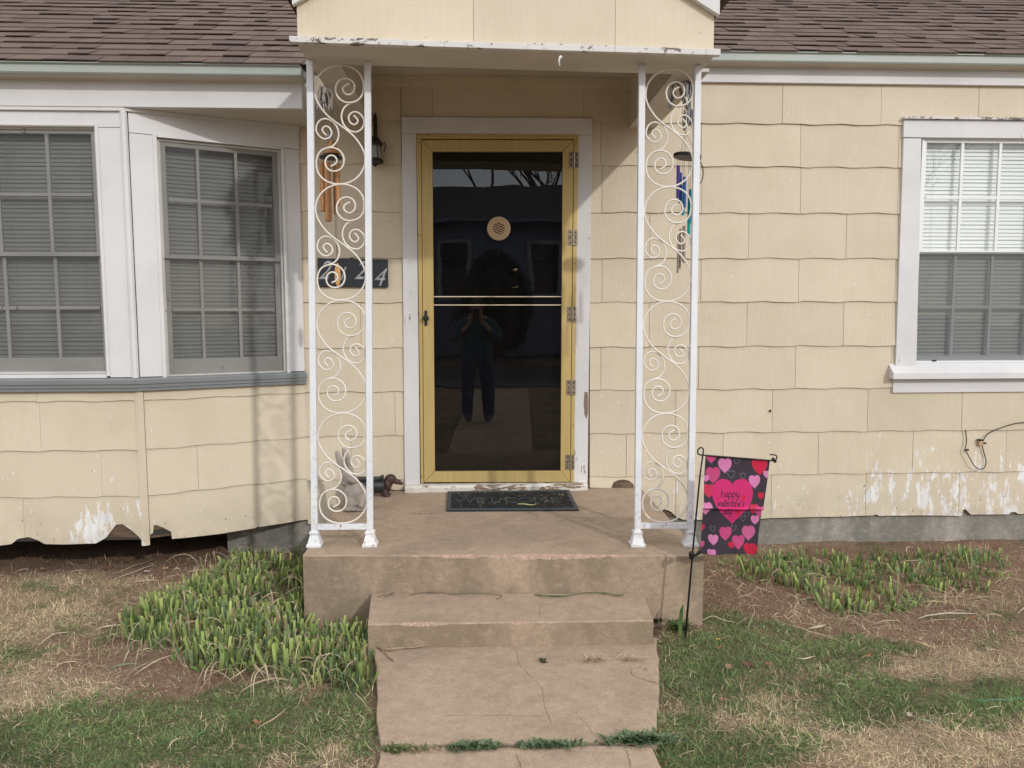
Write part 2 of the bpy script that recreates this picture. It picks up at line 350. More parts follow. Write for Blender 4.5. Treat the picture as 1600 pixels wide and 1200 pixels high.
# ================================================================== SETTING: ground
def vnoise(x, y, s=0):
    xi = np.floor(x).astype(np.int64); yi = np.floor(y).astype(np.int64); fx = x-xi; fy = y-yi
    fx = fx*fx*(3-2*fx); fy = fy*fy*(3-2*fy)
    def h(a, b):
        n = (a*374761393 + b*668265263 + s*1442695041) & 0xffffffff; n = ((n ^ (n >> 13))*1274126177) & 0xffffffff
        return ((n ^ (n >> 16)) & 0xffff)/65535.0
    return (h(xi, yi)*(1-fx)+h(xi+1, yi)*fx)*(1-fy)+(h(xi, yi+1)*(1-fx)+h(xi+1, yi+1)*fx)*fy
def fbm(x, y, s=0, o=4): return sum(vnoise(x*2**i, y*2**i, s+i)*.5**i for i in range(o))/sum(.5**i for i in range(o))
PX0, PX1, PYF0, PYF1 = -.784, 1.017, -1.276, -1.375       # porch slab corners
ZS = -.173; ZW = -.275                                     # step top, walk top
def gz(x, y):
    x = np.asarray(x, float); y = np.asarray(y, float)
    base = -.375 + .072*np.clip(-y/1.9, 0, 1)
    b = base + .030*(fbm(x*2.2, y*2.2, 3)-.5) + .016*(fbm(x*11, y*11, 9)-.5)
    xl = np.where(y > -2.37, -.434+(-y-1.64)*.175, -.31+(-y-2.376)*.036); xr = np.where(y > -2.37, .757-(-y-1.64)*.25, .545+(-y-2.4)*.056)
    return b - .06*((x > xl+.05) & (x < xr-.05) & (y > -9.5) & (y < -.2)) + .004*((y > -2.6) & (y < -1.5))*(np.exp(-((x-xl+.05)/.1)**2)+np.exp(-((x-xr-.05)/.1)**2))
BL_G = [(60,915,70,22,.7),(30,1010,80,30,.5),(150,1150,260,50,1.1),(400,1135,150,60,1.1),(60,1185,140,40,1.1),(250,1165,200,45,1),(555,1120,40,70,1.0),(300,930,140,30,.35),(120,985,100,22,.4),
        (1130,1000,110,42,1.2),(1085,1100,80,100,1.2),(1200,1050,150,42,1.1),(1350,1015,140,30,.9),(1410,1100,190,45,1.1),(1560,965,90,28,1.),(1560,1110,80,45,1.1),(1180,1180,140,32,1),(1310,1145,90,30,.9),(1040,1180,60,40,1),(1140,900,60,14,.2),(1250,1185,60,25,.6)]
BL_D = [(90,905,150,28,1.),(60,965,130,45,.9),(40,1085,80,40,.9),(150,1085,90,28,.8),(470,1170,130,34,.8),(330,1010,90,18,.5),(1175,1112,70,24,1.0),(1215,955,80,25,.5),(1235,1135,90,38,1.0),(1370,1175,170,32,1.1),(1550,1045,130,22,1.1),(1300,1045,80,22,.6),(1500,1185,130,34,1.),(1480,1060,90,18,.7),(1120,1150,40,30,.6)]
BL_S = [(200,878,300,20,1.2),(250,1068,120,38,1.),(230,960,80,60,.45),(1160,925,80,32,1.2),(1330,985,260,20,1.1),(1560,900,60,30,.6),(1400,905,260,45,.7),(300,1040,120,30,.6),(20,870,120,16,1.),(480,1160,70,30,.4)]
def blobs(L, px, py): return sum(w*np.exp(-((px-a)/rx)**2-((py-b)/ry)**2) for a, b, rx, ry, w in L)
def masks(x, y):
    p = np.stack([x, y, np.full_like(x, -.33)], -1) - CP; z = np.maximum(p@CW, .05)
    px = 800+FPX*(p@CR)/z; py = 600+FPX*(p@CDN)/z
    inv = ((px > -250) & (px < 1850) & (py < 1300) & (p@CW > .3)).astype(float)
    n1 = fbm(x*3.7, y*3.7, 21); n2 = fbm(x*4.3+9, y*4.3, 33); n3 = fbm(x*13, y*13, 44)
    G = blobs(BL_G, px, py); D = blobs(BL_D, px, py); S = blobs(BL_S, px, py)
    G = inv*G + (1-inv)*.65; D = inv*D + (1-inv)*.5; S = inv*S + (1-inv)*.15
    g = np.clip(G*.85 + .9*(n1-.5)*2 + 1.9*(n3-.5) - .75*S - .35*D, 0, 1); d = np.clip(.25 + D*.9 + .8*(n2-.5)*2 + .5*(n3-.5) - .5*S - .25*g, 0, 1)
    s = np.clip(S + .35*(n3-.5), 0, 1)
    return g, d, s
def build_ground():
    X = np.arange(-6.5, 7.51, .035); Y = np.concatenate([np.arange(-9, -3.2, .12), np.arange(-3.2, .46, .025)])
    gx, gy = np.meshgrid(X, Y); z = gz(gx, gy); nx, ny = len(X), len(Y)
    g, d, s = masks(gx.ravel(), gy.ravel()); fr = np.clip((fbm(gx.ravel()*25, gy.ravel()*25, 5)-.5)*2, -1, 1)
    soil = np.array([.17, .098, .066]); soil2 = np.array([.29, .185, .128]); that = np.array([.36, .275, .18]); gr = np.array([.10, .105, .055])
    col = soil[None]*(1-.5*(fr[:, None]+1)) + soil2[None]*(.5*(fr[:, None]+1))
    col = col*(1-.7*d[:, None]) + that*.7*d[:, None]; col = col*(1-.75*g[:, None]) + gr*.75*g[:, None]
    V = np.stack([gx, gy, z], -1).reshape(-1, 3)
    i = np.arange(nx*ny).reshape(ny, nx); Q = np.stack([i[:-1, :-1], i[:-1, 1:], i[1:, 1:], i[1:, :-1]], -1).reshape(-1, 4)
    n0 = len(V); R = 600.0
    x0, x1, y0, y1 = X[0], X[-1], Y[0], Y[-1]
    ext = [(-R,-R),(R,-R),(R,R),(-R,R)]; inn = [i[0, 0], i[0, -1], i[-1, -1], i[-1, 0]]
    V = np.vstack([V, [(a, b, -.31) for a, b in ext]]); col = np.vstack([col, np.tile([.13, .12, .065], (4, 1))])
    faces = Q.tolist() + [[n0, n0+1, inn[1], inn[0]], [n0+1, n0+2, inn[2], inn[1]], [n0+2, n0+3, inn[3], inn[2]], [n0+3, n0, inn[0], inn[3]]]
    me = bpy.data.meshes.new('ground'); me.from_pydata(V.tolist(), [], faces)
    a = me.color_attributes.new('tint', 'FLOAT_COLOR', 'POINT'); a.data.foreach_set('color', np.hstack([col, np.ones((len(col), 1))]).astype(np.float32).ravel())
    me.polygons.foreach_set('use_smooth', [True]*len(me.polygons))
    t = MT('lawn_soil'); c = t.n('ShaderNodeVertexColor', layer_name='tint').outputs[0]; v = t.pos()
    n = t.noise(v, 60, 6, .7); c = t.mix(t.rng(n, .5, .7, 0, .6), c, (.24, .165, .11)); c = t.mix(t.rng(n, .47, .33, 0, .75), c, (.035, .022, .016))
    me.materials.append(t.fin(c, .95, t.bump(n, .9, .012), spec=.15))
    o = bpy.data.objects.new('ground', me); COL.objects.link(o); tag(o, kind='structure')
build_ground()

def slab_poly(mb, pts, z0, z1, jit=0.0, seg=.05):
    """slab with a slightly ragged outline"""
    out = []
    for k in range(len(pts)):
        a = np.array(pts[k]); b = np.array(pts[(k+1) % len(pts)]); L = np.linalg.norm(b-a); n = max(1, int(L/seg))
        d = (b-a)/L; nn = np.array([d[1], -d[0]])
        for q in range(n):
            p = a + (b-a)*q/n
            if q and jit: p = p + nn*jit*(fbm(np.array([p[0]*6+p[1]*5.0]), np.array([k*3.1]), 5)[0]-.5)*2 + nn*random.uniform(-.2, .2)*jit
            out.append((p[0], p[1], z0))
    mb.extrude(out, (0, 0, z1-z0)); return mb
mb = MB(); slab_poly(mb, [(-.307,-2.362),(.572,-2.388),(.757,-1.60),(-.434,-1.60)], ZW-.12, ZW, .014)
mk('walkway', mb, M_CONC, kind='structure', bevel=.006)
mb = MB(); slab_poly(mb, [(-.05,-9.6),(.95,-9.6),(.545,-2.402),(-.31,-2.376)], ZW-.12, ZW-.003, .01)
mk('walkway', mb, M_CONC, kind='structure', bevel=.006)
mb = MB().box(-60, 60, -16.0, -10.2, -.45, -.285); mk('street', mb, simple('asphalt', (.06, .06, .062), (.04, .04, .042), 30, .9, .5, 60), kind='structure')

# ------------------------------------------------------------------ porch slab and step
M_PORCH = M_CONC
def ragged(F_pts, z_top, z_bot, name, parent, chips):
    """block whose upper front edge is knocked off where chips says (x0,x1,depth)"""
    (xa, ya_), (xb, yb_), (xc, yc_), (xd, yd_) = F_pts   # front left, front right, back right, back left
    N = 90; vs = []; top = []; f = []
    fl = []
    for i in range(N+1):
        t = i/N; x = xa+(xb-xa)*t; y = ya_+(yb_-ya_)*t
        dd = .004 + .003*random.random()
        for c0, c1, dp in chips:
            if c0 < x < c1: e = min(x-c0, c1-x)/(c1-c0)*2; dd = max(dd, dp*min(1, e*3)*(.65+.35*random.random()))
        fl.append((x, y, dd))
    m = MB()
    for i in range(N):
        x, y, dd = fl[i]; x2, y2, d2 = fl[i+1]
        t = i/N; t2 = (i+1)/N; bx, by = xd+(xc-xd)*t, yd_+(yc_-yd_)*t; bx2, by2 = xd+(xc-xd)*t2, yd_+(yc_-yd_)*t2
        m.add([(x, y, z_bot), (x2, y2, z_bot), (x2, y2, z_top-d2*.8), (x, y, z_top-dd*.8), (x2, y2+d2, z_top), (x, y+dd, z_top), (bx2, by2, z_top), (bx, by, z_top)],
              [(0, 1, 2, 3), (5, 4, 6, 7)])
        ch = dd > .012 or d2 > .012
        m.add([(x, y, z_top-dd*.8), (x2, y2, z_top-d2*.8), (x2, y2+d2, z_top), (x, y+dd, z_top)], [(0, 1, 2, 3)], mi=1 if ch else 0)
    for (px_, py_), (qx, qy) in (((xd, yd_), (xa, ya_)), ((xb, yb_), (xc, yc_))):
        m.add([(px_, py_, z_bot), (qx, qy, z_bot), (qx, qy, z_top-.004), (px_, py_, z_top-.004), (qx, qy, z_top), (px_, py_, z_top)], [(0, 1, 2, 3)])
    m.add([(xc, yc_, z_bot), (xd, yd_, z_bot), (xd, yd_, z_top), (xc, yc_, z_top)], [(0, 1, 2, 3)])
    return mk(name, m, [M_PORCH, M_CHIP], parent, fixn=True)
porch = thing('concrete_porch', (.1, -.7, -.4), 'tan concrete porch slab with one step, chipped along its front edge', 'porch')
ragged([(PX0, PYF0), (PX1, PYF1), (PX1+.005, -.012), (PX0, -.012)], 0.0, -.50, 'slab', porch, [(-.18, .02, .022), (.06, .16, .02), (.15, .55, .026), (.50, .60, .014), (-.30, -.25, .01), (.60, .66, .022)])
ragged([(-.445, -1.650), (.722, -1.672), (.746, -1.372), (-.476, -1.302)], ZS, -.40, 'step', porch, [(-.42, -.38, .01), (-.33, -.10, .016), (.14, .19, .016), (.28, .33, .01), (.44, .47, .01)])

# ================================================================== HOUSE
house = thing('house', (0, 0, -.38), 'cream shingle sided house with white trim, bay window and small gabled porch roof', 'house')
COURSE = [2.223, 1.97, 1.693, 1.419, 1.153, .880, .615, .343, .072, -.20]
def wave(u, ph=0): return .0033*math.sin(2*math.pi*u/.305+ph) + .0009*math.sin(2*math.pi*u/.13+1.3*ph)
def shingle(F, u0, u1, vt, vb, parent, mat, bottom=None, w=0.0, ph=0):
    """one asbestos shingle: wavy lower edge, real thickness, leaning out over the course below"""
    us = list(np.arange(u0, u1, .02)) + [u1]
    if bottom is not None: us = sorted(set([q for q in us] + [q[0] for q in bottom if u0 < q[0] < u1]))
    tilt = random.uniform(-.0012, .0016); drop = random.uniform(-.0011, .0011)
    vs = []; uvs = []
    for u in us:
        b = vb + wave(u, ph) + drop
        if bottom is not None: b = float(np.interp(u, [q[0] for q in bottom], [q[1] for q in bottom]))
        wb = w + .0130 + tilt + .001*math.sin(u*23+ph); wt = w + .004
        k = (b-vb)/(vt-vb); wf = wb*(1-k) + wt*k
        for (v, ww) in ((vt, wt), (b, wf), (b, wf-.0055), (vt, wt-.0035)):
            vs.append(F.p(u, v, ww)); uvs.append((u+F.o[0], v))
    fs = []
    for i in range(len(us)-1):
        a = i*4; c = a+4
        fs += [(a, a+1, c+1, c), (a+1, a+2, c+2, c+1), (a+2, a+3, c+3, c+2)]
    n = len(us)-1; fs += [(0, 3, 2, 1), (n*4, n*4+1, n*4+2, n*4+3)]
    m = MB(); m.add(vs, fs, uvs); return mk('siding_shingle', m, mat, parent)

# ---- wall cores (sheathing) with the openings left free
RW_U0, _ = F0.uv(1437, 300); WIN_T = F0.uv(1440, 214)[1]; WIN_B = F0.uv(1434, 567)[1]
RW_U1 = RW_U0 + 4*.2225 + .09
DO0, DO1, DOT = F0.uv(650, 400)[0], F0.uv(903, 400)[0], F0.uv(780, 207)[1]
m = MB()
m.fbox(F0, BB[0], DO0, -.19, 2.55, -.12, 0); m.fbox(F0, DO0, DO1, DOT, 2.55, -.12, 0); m.fbox(F0, DO1, RW_U0, -.19, 2.62, -.12, 0)
m.fbox(F0, RW_U0, RW_U1, WIN_T, 2.62, -.12, 0); m.fbox(F0, RW_U0, RW_U1, -.19, WIN_B, -.12, 0); m.fbox(F0, RW_U1, 6.6, -.19, 2.62, -.12, 0)
m.fbox(F0, DO0, DO1, -.19, .0, -.12, 0)
wall = mk('wall', m, M_SHEATH, house, label='flat cream shingle wall beside and right of the door')
mk('wall', MB().fbox(F0, -7.2, FL.o[0], -.19, 2.55, -.12, 0), M_SHEATH, house, label='flat cream wall beyond the bay')
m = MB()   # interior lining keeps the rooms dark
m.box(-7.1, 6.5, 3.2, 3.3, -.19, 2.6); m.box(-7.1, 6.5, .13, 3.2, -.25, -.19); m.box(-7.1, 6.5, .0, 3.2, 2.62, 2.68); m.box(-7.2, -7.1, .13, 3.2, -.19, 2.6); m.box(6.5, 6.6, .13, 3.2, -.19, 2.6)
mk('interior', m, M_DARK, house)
m = MB(); m.box(BB[0]-.50, 6.6, .01, .13, -.9, -.185); m.box(-4.4, BB[0]-.50, .70, .80, -.9, -.185); m.box(-7.2, -4.4, .01, .13, -.9, -.185); mk('foundation', m, M_FOUND, house)

def px2(F, pts, w=.012): return [F.uv(x, y, w) for x, y in pts]
# main wall courses: (index, joint px x, row px y)
JR = [(1376, 160), (1250+0, 225), (1250, 300), (1169, 370), (1247, 440), (1166.5, 505), (1242, 575), (1206, 640), (1129, 705), (1204.5, 770)]
bot0 = px2(F0, [(905,762),(955,763),(959,754),(966,750.5),(975,749.5),(983,751.5),(990,757),(996,790),(1043,797),(1049,800),(1056,807),(1067,812),(1130,812),(1180,811),(1204,809.5),(1260,808),(1320,807),(1365,805),(1369,803.5),(1373,806),(1440,805),(1503,806),(1504.5,797),(1508,795.5),(1512,799),(1517,804),(1576,803.5),(1579,800.5),(1586,800),(1592,803),(1640,803)]) + [(6.6, -.20)]
for i, (jx, jy) in enumerate(JR):
    vt = (2.50 if i == 0 else COURSE[i-1]+.022); vb = COURSE[i]; j0 = F0.uv(jx, jy)[0]; P = .61
    if i == 0: vt = 2.475
    j = [j0 + k*P for k in range(-5, 12)]
    for k in range(len(j)-1):
        a, b = j[k]+.0012, j[k+1]-.0012
        lo = F0.uv(925, jy)[0]-.015; spans = []
        if b < lo or a > 6.5: continue
        a = max(a, lo); b = min(b, 6.55)
        if 1 <= i <= 6:
            wl, wr = F0.uv(1412 - (jy-184)*.037, jy)[0]+.004, RW_U1+.09
            if a < wl: spans.append((a, min(b, wl)))
            if b > wr: spans.append((max(a, wr), b))
        else: spans.append((a, b))
        for (a, b) in spans:
            if b-a < .004: continue
            shingle(F0, a, b, vt, vb, wall, M_SID, bot0 if i == 9 else None, ph=i*.7)
# between bay and door
lw0, lw1 = BB[0]-.003, F0.uv(627, 400)[0]+.012
for i in range(10):
    vt = 2.475 if i == 0 else COURSE[i-1]+.022
    js = {3: 525, 5: 560, 7: 612, 1: 590, 8: 540}.get(i)
    cut = [lw0, lw1] if js is None else [lw0, F0.uv(js, 300)[0], lw1]
    for a, b in zip(cut[:-1], cut[1:]):
        bt = None
        if i == 9: bt = [(-2, -.2), (PX0-.01, -.2), (PX0, .004), (0, .004)]
        shingle(F0, a+.001, b-.001, vt, COURSE[i], wall, M_SID, bt, ph=i*.7+1)
for i in (0, 1):      # over the door
    cut = [F0.uv(627, 150)[0], F0.uv(625, 150)[0]+.19, F0.uv(912 if i == 0 else 860, 150)[0], F0.uv(925, 150)[0]+.001] if i == 0 else []
    for a, b in zip(cut[:-1], cut[1:]): shingle(F0, a+.001, b-.001, 2.475, COURSE[0]+.012, wall, M_SID, [(-2, 2.235), (3, 2.235)], ph=3)
for i in range(10):   # far left beyond the bay, outside the picture
    for k in range(4): shingle(F0, -7.2+.66*k, -7.2+.66*(k+1)-.003, 2.475 if i == 0 else COURSE[i-1]+.022, COURSE[i], wall, M_SID, ph=i)

# ---- bay
bayc = MB()
cw = dict()
# window openings in the bay (centre and angled faces)
CW_U1 = FB.uv(161, 400)[0]; CW_T = FB.uv(100, 199)[1]; CW_B = FB.uv(100, 584)[1]; CW_U0 = CW_U1-.975
AW_U0 = FA.uv(252.5, 400)[0]; AW_U1 = FA.uv(441.5, 400)[0]; AW_T = FA.uv(345, 226)[1]; AW_B = FA.uv(345, 586)[1]
print('openings', CW_U0, CW_U1, CW_T, CW_B, '|', AW_U0, AW_U1, AW_T, AW_B, 'R', RW_U0, RW_U1, WIN_T, WIN_B)
BT = 2.20
CU0 = -3.70-BA[0]
for F, a, b, u0, u1, t, bo in ((FB, CU0, 0.0, CW_U0, CW_U1, CW_T, CW_B), (FA, 0.0, FA.L, AW_U0, AW_U1, AW_T, AW_B)):
    bayc.fbox(F, a, u0, -.165, BT, -.10, 0); bayc.fbox(F, u1, b, -.165, BT, -.10, 0); bayc.fbox(F, u0, u1, t, BT, -.10, 0); bayc.fbox(F, u0, u1, -.165, bo, -.10, 0)
bayc.fbox(FL, 0, FL.L, -.165, BT, -.10, 0)
bay = mk('bay_wall', bayc, M_SHEATH, house, label='angled bay projecting left of the porch, siding broken along its lower edge')
m = MB(); m.extrude([(-4.5, .02, -.17), (-3.69, -.375, -.17), (-1.865, -.375, -.17), (-1.06, .02, -.17)], (0, 0, .02)); mk('bay_floor', m, M_SHEATH, house)
m = MB(); m.extrude([(-4.5, .12, BT+.03), (-3.69, -.375, BT+.03), (-1.865, -.375, BT+.03), (-1.06, .12, BT+.03)], (0, 0, .02)); mk('bay_ceiling', m, M_DARK, house)
BC = [.613, .340, .082, -.185]; SILLB = .668
botB = px2(FB, [(-80,853),(0,852.5),(18,850),(28,842),(44,839),(59,844),(70,850),(100,850.5),(150,849),(166,840),(181,820),(191,819),(204,827.5),(215,837),(222,845),(229,847)])
botB = [(-3, botB[0][1])] + botB + [(.2, botB[-1][1])]
botA = px2(FA, [(226,847),(230.6,838),(239,833),(240.4,821),(245,820.6),(256,825),(267.5,831),(268.7,842),(300,839),(340,834.5),(380,828),(400,825),(402,822.5),(405,823.5),(440,818),(470,813),(480,812)])
botA = [(-.2, botA[0][1])] + botA + [(1.2, botA[-1][1])]
jB = {0: [59], 1: [64], 2: [160, -12], 3: [39]}; jA = {0: [], 1: [], 2: [309], 3: []}
for F, jj, a0, b0, bt in ((FB, jB, CU0+.02, -.012, botB), (FA, jA, .026, FA.L-.004, botA)):
    for i in range(4):
        vt = SILLB+.03 if i == 0 else BC[i-1]+.022; row = (617, 660, 740, 815)[i]
        js = sorted([F.uv(x, row)[0] for x in jj[i]])
        if F is FB:
            while js and js[0]-.61 > a0: js = [js[0]-.61]+js
        cut = [a0]+js+[b0]
        for k, (a, b) in enumerate(zip(cut[:-1], cut[1:])):
            if b-a < .02: continue
            ribbed = (F is FB and ((i == 1 and k == len(cut)-3) or (i == 2 and k == len(cut)-2)))
            shingle(F, a+.0007, b-.0007, vt, BC[i], bay, M_SID if ribbed else M_SIDS, bt if i == 3 else None, ph=i*1.1+k)
for i in range(4): shingle(FL, 0, FL.L-.01, SILLB+.03 if i == 0 else BC[i-1]+.022, BC[i], bay, M_SIDS)
m = MB(); c = Vector((BA[0], BA[1], 0)); nA = Vector(FA.n); nB = Vector(FB.n)
p0 = Vector(FB.p(-.012, 0, .016)); p1 = Vector(FA.p(.024, 0, .016)); pc = Vector(FB.p(.006, 0, .0165)); q0 = Vector(FB.p(-.012, 0, 0)); q1 = Vector(FA.p(.024, 0, 0))
m.extrude([(p.x, p.y, -.20) for p in (q0, p0, pc, p1, q1)], (0, 0, SILLB+.20)); mk('corner_strip', m, M_SIDS, bay)

# paper layer and ledger behind the broken shingles
m = MB(); m.fbox(FB, CU0, -.01, -.168, -.155, 0.0005, .0035); m.fbox(FA, .01, .28, -.150, -.120, .0005, .0035); mk('sheathing_edge', m, M_DARK, bay)

# bay trim boards
def boards(name, F, L, mat, parent, bevel=.002):
    for (c, w0, w1) in L:
        m = MB(); m.fquad(F, c, w0, w1); mk(name, m, mat, parent, bevel=bevel)
def rect(F, x0, y0, x1, y1, w): (a, b), (c, d) = F.uv(x0, y1, w), F.uv(x1, y0, w); return [(a, b), (c, b), (c, d), (a, d)]
sx0 = FB.uv(150, 400)[0]
HB = FB.uv(100, 199, .02)[1]
# casings of the centre window and the white corner boards
uC = FB.uv(161.5, 400, .022)[0]
boards('casing_board', FB, [([(uC+.004, SILLB+.075), (-.006, SILLB+.075), (-.006, HB), (uC+.004, HB)], 0, .022),
    ([(CU0, HB+.002), (-.006, HB+.002), (-.006, BT), (CU0, BT)], 0, .024), ([(CU0, SILLB+.075), (CW_U0, SILLB+.075), (CW_U0, HB), (CU0, HB)], 0, .022)], M_WHITE, bay)
uA0 = FA.uv(247, 400, .022)[0]; uA1 = FA.uv(446, 400, .022)[0]
HA = FA.uv(345, 222, .02)[1]; HA2 = HA
boards('casing_board', FA, [([(.012, SILLB+.075), (uA0, SILLB+.075), (uA0, HA), (.012, HA)], 0, .022), ([(uA1, SILLB+.075), (FA.L-.004, SILLB+.075), (FA.L-.004, HA), (uA1, HA)], 0, .022),
    ([(.012, HA+.002), (FA.L-.004, HA+.002), (FA.L-.004, BT), (.012, BT)], 0, .0245)], M_WHITE, bay)
boards('casing_board', FL, [([(0, SILLB+.075), (FL.L, SILLB+.075), (FL.L, BT), (0, BT)], 0, .024)], M_WHITE, bay)
m = MB(); m.tube([Vector(FB.p(.0, SILLB+.072, .022)), Vector(FB.p(.0, BT-.002, .022))], .019, 8); mk('corner_bead', m, M_WHITE, bay)
# grey moulded sill running round the bay
def sill_run(F, u0, u1, name='sill'):
    for k, (v0, v1, w1) in enumerate(((SILLB+.045, SILLB+.072, .060), (SILLB+.022, SILLB+.043, .052), (SILLB, SILLB+.020, .040))):
        pass
    prof = [(0, 0), (.034, 0), (.036, .016), (.043, .019), (.045, .036), (.053, .039), (.056, .062), (.050, .068), (0, .074)]
    a = [F.p(u0, SILLB+v, w) for w, v in prof]; b = [F.p(u1, SILLB+v, w) for w, v in prof]; n = len(prof)
    m = MB(); m.add(a+b, [tuple(range(n)), tuple(reversed(range(n, 2*n)))] + [(i, i+n, (i+1) % n+n, (i+1) % n) for i in range(n)]); return mk(name, m, M_GREYT, bay, label='grey painted moulded sill under the bay windows')
sill_run(FB, CU0-.02, .012); sill_run(FA, -.012, FA.L+.0)

# ---- double-hung windows
def window(F, u0, u1, v0, v1, mid, cols, rows_u, rows_l, mats, label, depth=.05, mw=.014, stile=.035, btm=.07, trim=None, scr=False, blind=(M_BLIND, .021, 24), fr=.012, parentobj=house, vinyl=False, sillrail=True):
    """cols: muntin u positions; rows: muntin v positions; two sashes, panes one by one"""
    mf, msash, mg = mats
    m = MB()
    m.fbox(F, u0, u0+fr, v0, v1, -depth, .006); m.fbox(F, u1-fr, u1, v0, v1, -depth, .006); m.fbox(F, u0+fr, u1-fr, v1-fr, v1, -depth, .006); m.fbox(F, u0+fr, u1-fr, v0, v0+fr, -depth, .006)
    w = mk('window', m, mf, parentobj, label=label, bevel=.001)
    for (a, b, wo, rws, bb) in ((mid-.012, v1-fr, -.004, rows_u, stile*.7), (v0+fr, mid+.012, -.024, rows_l, btm)):
        ma = MB(); A, B = u0+fr+.001, u1-fr-.001; wi = wo-.020
        top = stile*.9 if wo > -.01 else .022; bot = .022 if wo > -.01 else bb
        ma.fbox(F, A, A+stile, a, b, wi, wo); ma.fbox(F, B-stile, B, a, b, wi, wo); ma.fbox(F, A+stile, B-stile, a, a+bot, wi, wo); ma.fbox(F, A+stile, B-stile, b-top, b, wi, wo)
        sash = mk('sash', ma, msash, w, bevel=.0015)
        cs = [A+stile]+[c for c in sorted(cols) if A+stile < c < B-stile]+[B-stile]; rs = [a+bot]+[r for r in rws if a+bot < r < b-top]+[b-top]
        for c in cs[1:-1]:
            q = MB(); h = mw/2; q.fquad(F, [(c-h, rs[0]), (c+h, rs[0]), (c+h, rs[-1]), (c-h, rs[-1])], wi+.004, wo-.003); mk('muntin', q, msash, w, bevel=.001)
        for r in rs[1:-1]:
            q = MB(); h = mw/2
            for i in range(len(cs)-1): q.fbox(F, cs[i]+h, cs[i+1]-h, r-h, r+h, wi+.005, wo-.004)
            mk('muntin', q, msash, w, bevel=.001)
        for i in range(len(cs)-1):
            for j in range(len(rs)-1):
                q = MB(); g = .002 if i else 0
                t_ = random.uniform(-.0012, .0012); t2_ = random.uniform(-.001, .001); w_ = (wi+wo)/2
                x0_, x1_, y0_, y1_ = cs[i]+(.001), cs[i+1]-.001, rs[j]+.001, rs[j+1]-.001
                q.add([F.p(x0_, y0_, w_-t_), F.p(x1_, y0_, w_+t_), F.p(x1_, y1_, w_+t2_), F.p(x0_, y1_, w_-t2_)], [(0, 1, 2, 3)]); mk('pane', q, mg, w, fixn=False)
    # blind
    bm_, pitch, tilt = blind; m = MB(); z = v0+.03; k = 0; a = math.radians(tilt)
    while z < v1-.03:
        uu0, uu1 = u0+.02, u1-.02; dz = .0138; sg = random.uniform(-.0012, .0012)
        pts = []
        for (s_, o_) in ((-1, 0), (0, .0022), (1, 0)):
            pts.append((z+sg+s_*dz*math.cos(a), -.062-s_*dz*math.sin(a)+o_))
        V = []; 
        for (zz, ww) in pts: V += [F.p(uu0, zz, ww), F.p(uu1, zz+sg, ww)]
        m.add(V, [(0, 1, 3, 2), (2, 3, 5, 4)])
        z += pitch; k += 1
    mk('blind', m, bm_, w, kind='stuff', fixn=False)
    m = MB()
    for f_ in (.12, .5, .88): uu = u0+(u1-u0)*f_; m.tube([F.p(uu, v0+.03, -.052), F.p(uu, v1-.03, -.052)], .0012, 5)
    mk('blind_cord', m, bm_, w)
    m = MB(); m.fbox(F, u0-.01, u1+.01, v0-.02, v1+.02, -.30, -.29); m.fbox(F, u0-.02, u0-.01, v0-.02, v1+.02, -.30, -.10); m.fbox(F, u1+.01, u1+.02, v0-.02, v1+.02, -.30, -.10)
    mk('dark_backing', m, M_DARK, w)
    if scr:
        m = MB(); a, b = (v0+fr+.003, mid) if scr == 'low' else (v0+fr+.003, v1-fr-.003)
        m.add([F.p(u0+fr+.004, a, .0005), F.p(u1-fr-.004, a, .0005), F.p(u1-fr-.004, b, .0005), F.p(u0+fr+.004, b, .0005)], [(0, 1, 2, 3)]); mk('insect_screen', m, M_SCREEN2 if scr == 'low' else M_SCREEN, w)
    return w
def U(F, x, y=400, w=-.015): return F.uv(x, y, w)[0]
def Vv(F, x, y, w=-.015): return F.uv(x, y, w)[1]
wA = window(FA, AW_U0, AW_U1, AW_B, AW_T, Vv(FA, 345, 403), [U(FA, 314, 400), U(FA, 373, 402)], [Vv(FA, 345, 317)], [Vv(FA, 345, 484)], (M_SASH, M_SASH, M_OLDG),
    'three over three double-hung window with grey putty lines on the angled bay face', stile=.028, btm=.085, mw=.017, blind=(M_BLINDG, .0225, 20), scr='full')
wB = window(FB, CW_U0, CW_U1, CW_B, CW_T, Vv(FB, 100, 397), [U(FB, 77+4, 350), U(FB, 77+4, 350)-.268, ], [Vv(FB, 100, 304)], [Vv(FB, 100, 481)], (M_SASH, M_SASH, M_OLDG),
    'wide double-hung window on the front bay face, cut by the left picture edge', stile=.022, btm=.075, mw=.018, blind=(M_BLINDG, .0225, 20), scr='full')
wR = window(F0, RW_U0, RW_U1, WIN_B, WIN_T, Vv(F0, 1500, 394), [RW_U0+.055+.2225*k+.0 for k in ()] + [U(F0, 1500, 300), U(F0, 1559, 300), 2*U(F0, 1559, 300)-U(F0, 1500, 300)], [Vv(F0, 1500, 309)], [Vv(F0, 1500, 480)], (M_VINYL, M_VINYL, M_GLASS),
    'white vinyl window right of the porch with closed blinds behind a six pane grille', stile=.022, btm=.032, mw=.018, blind=(M_BLIND, .0235, 19), scr='low')
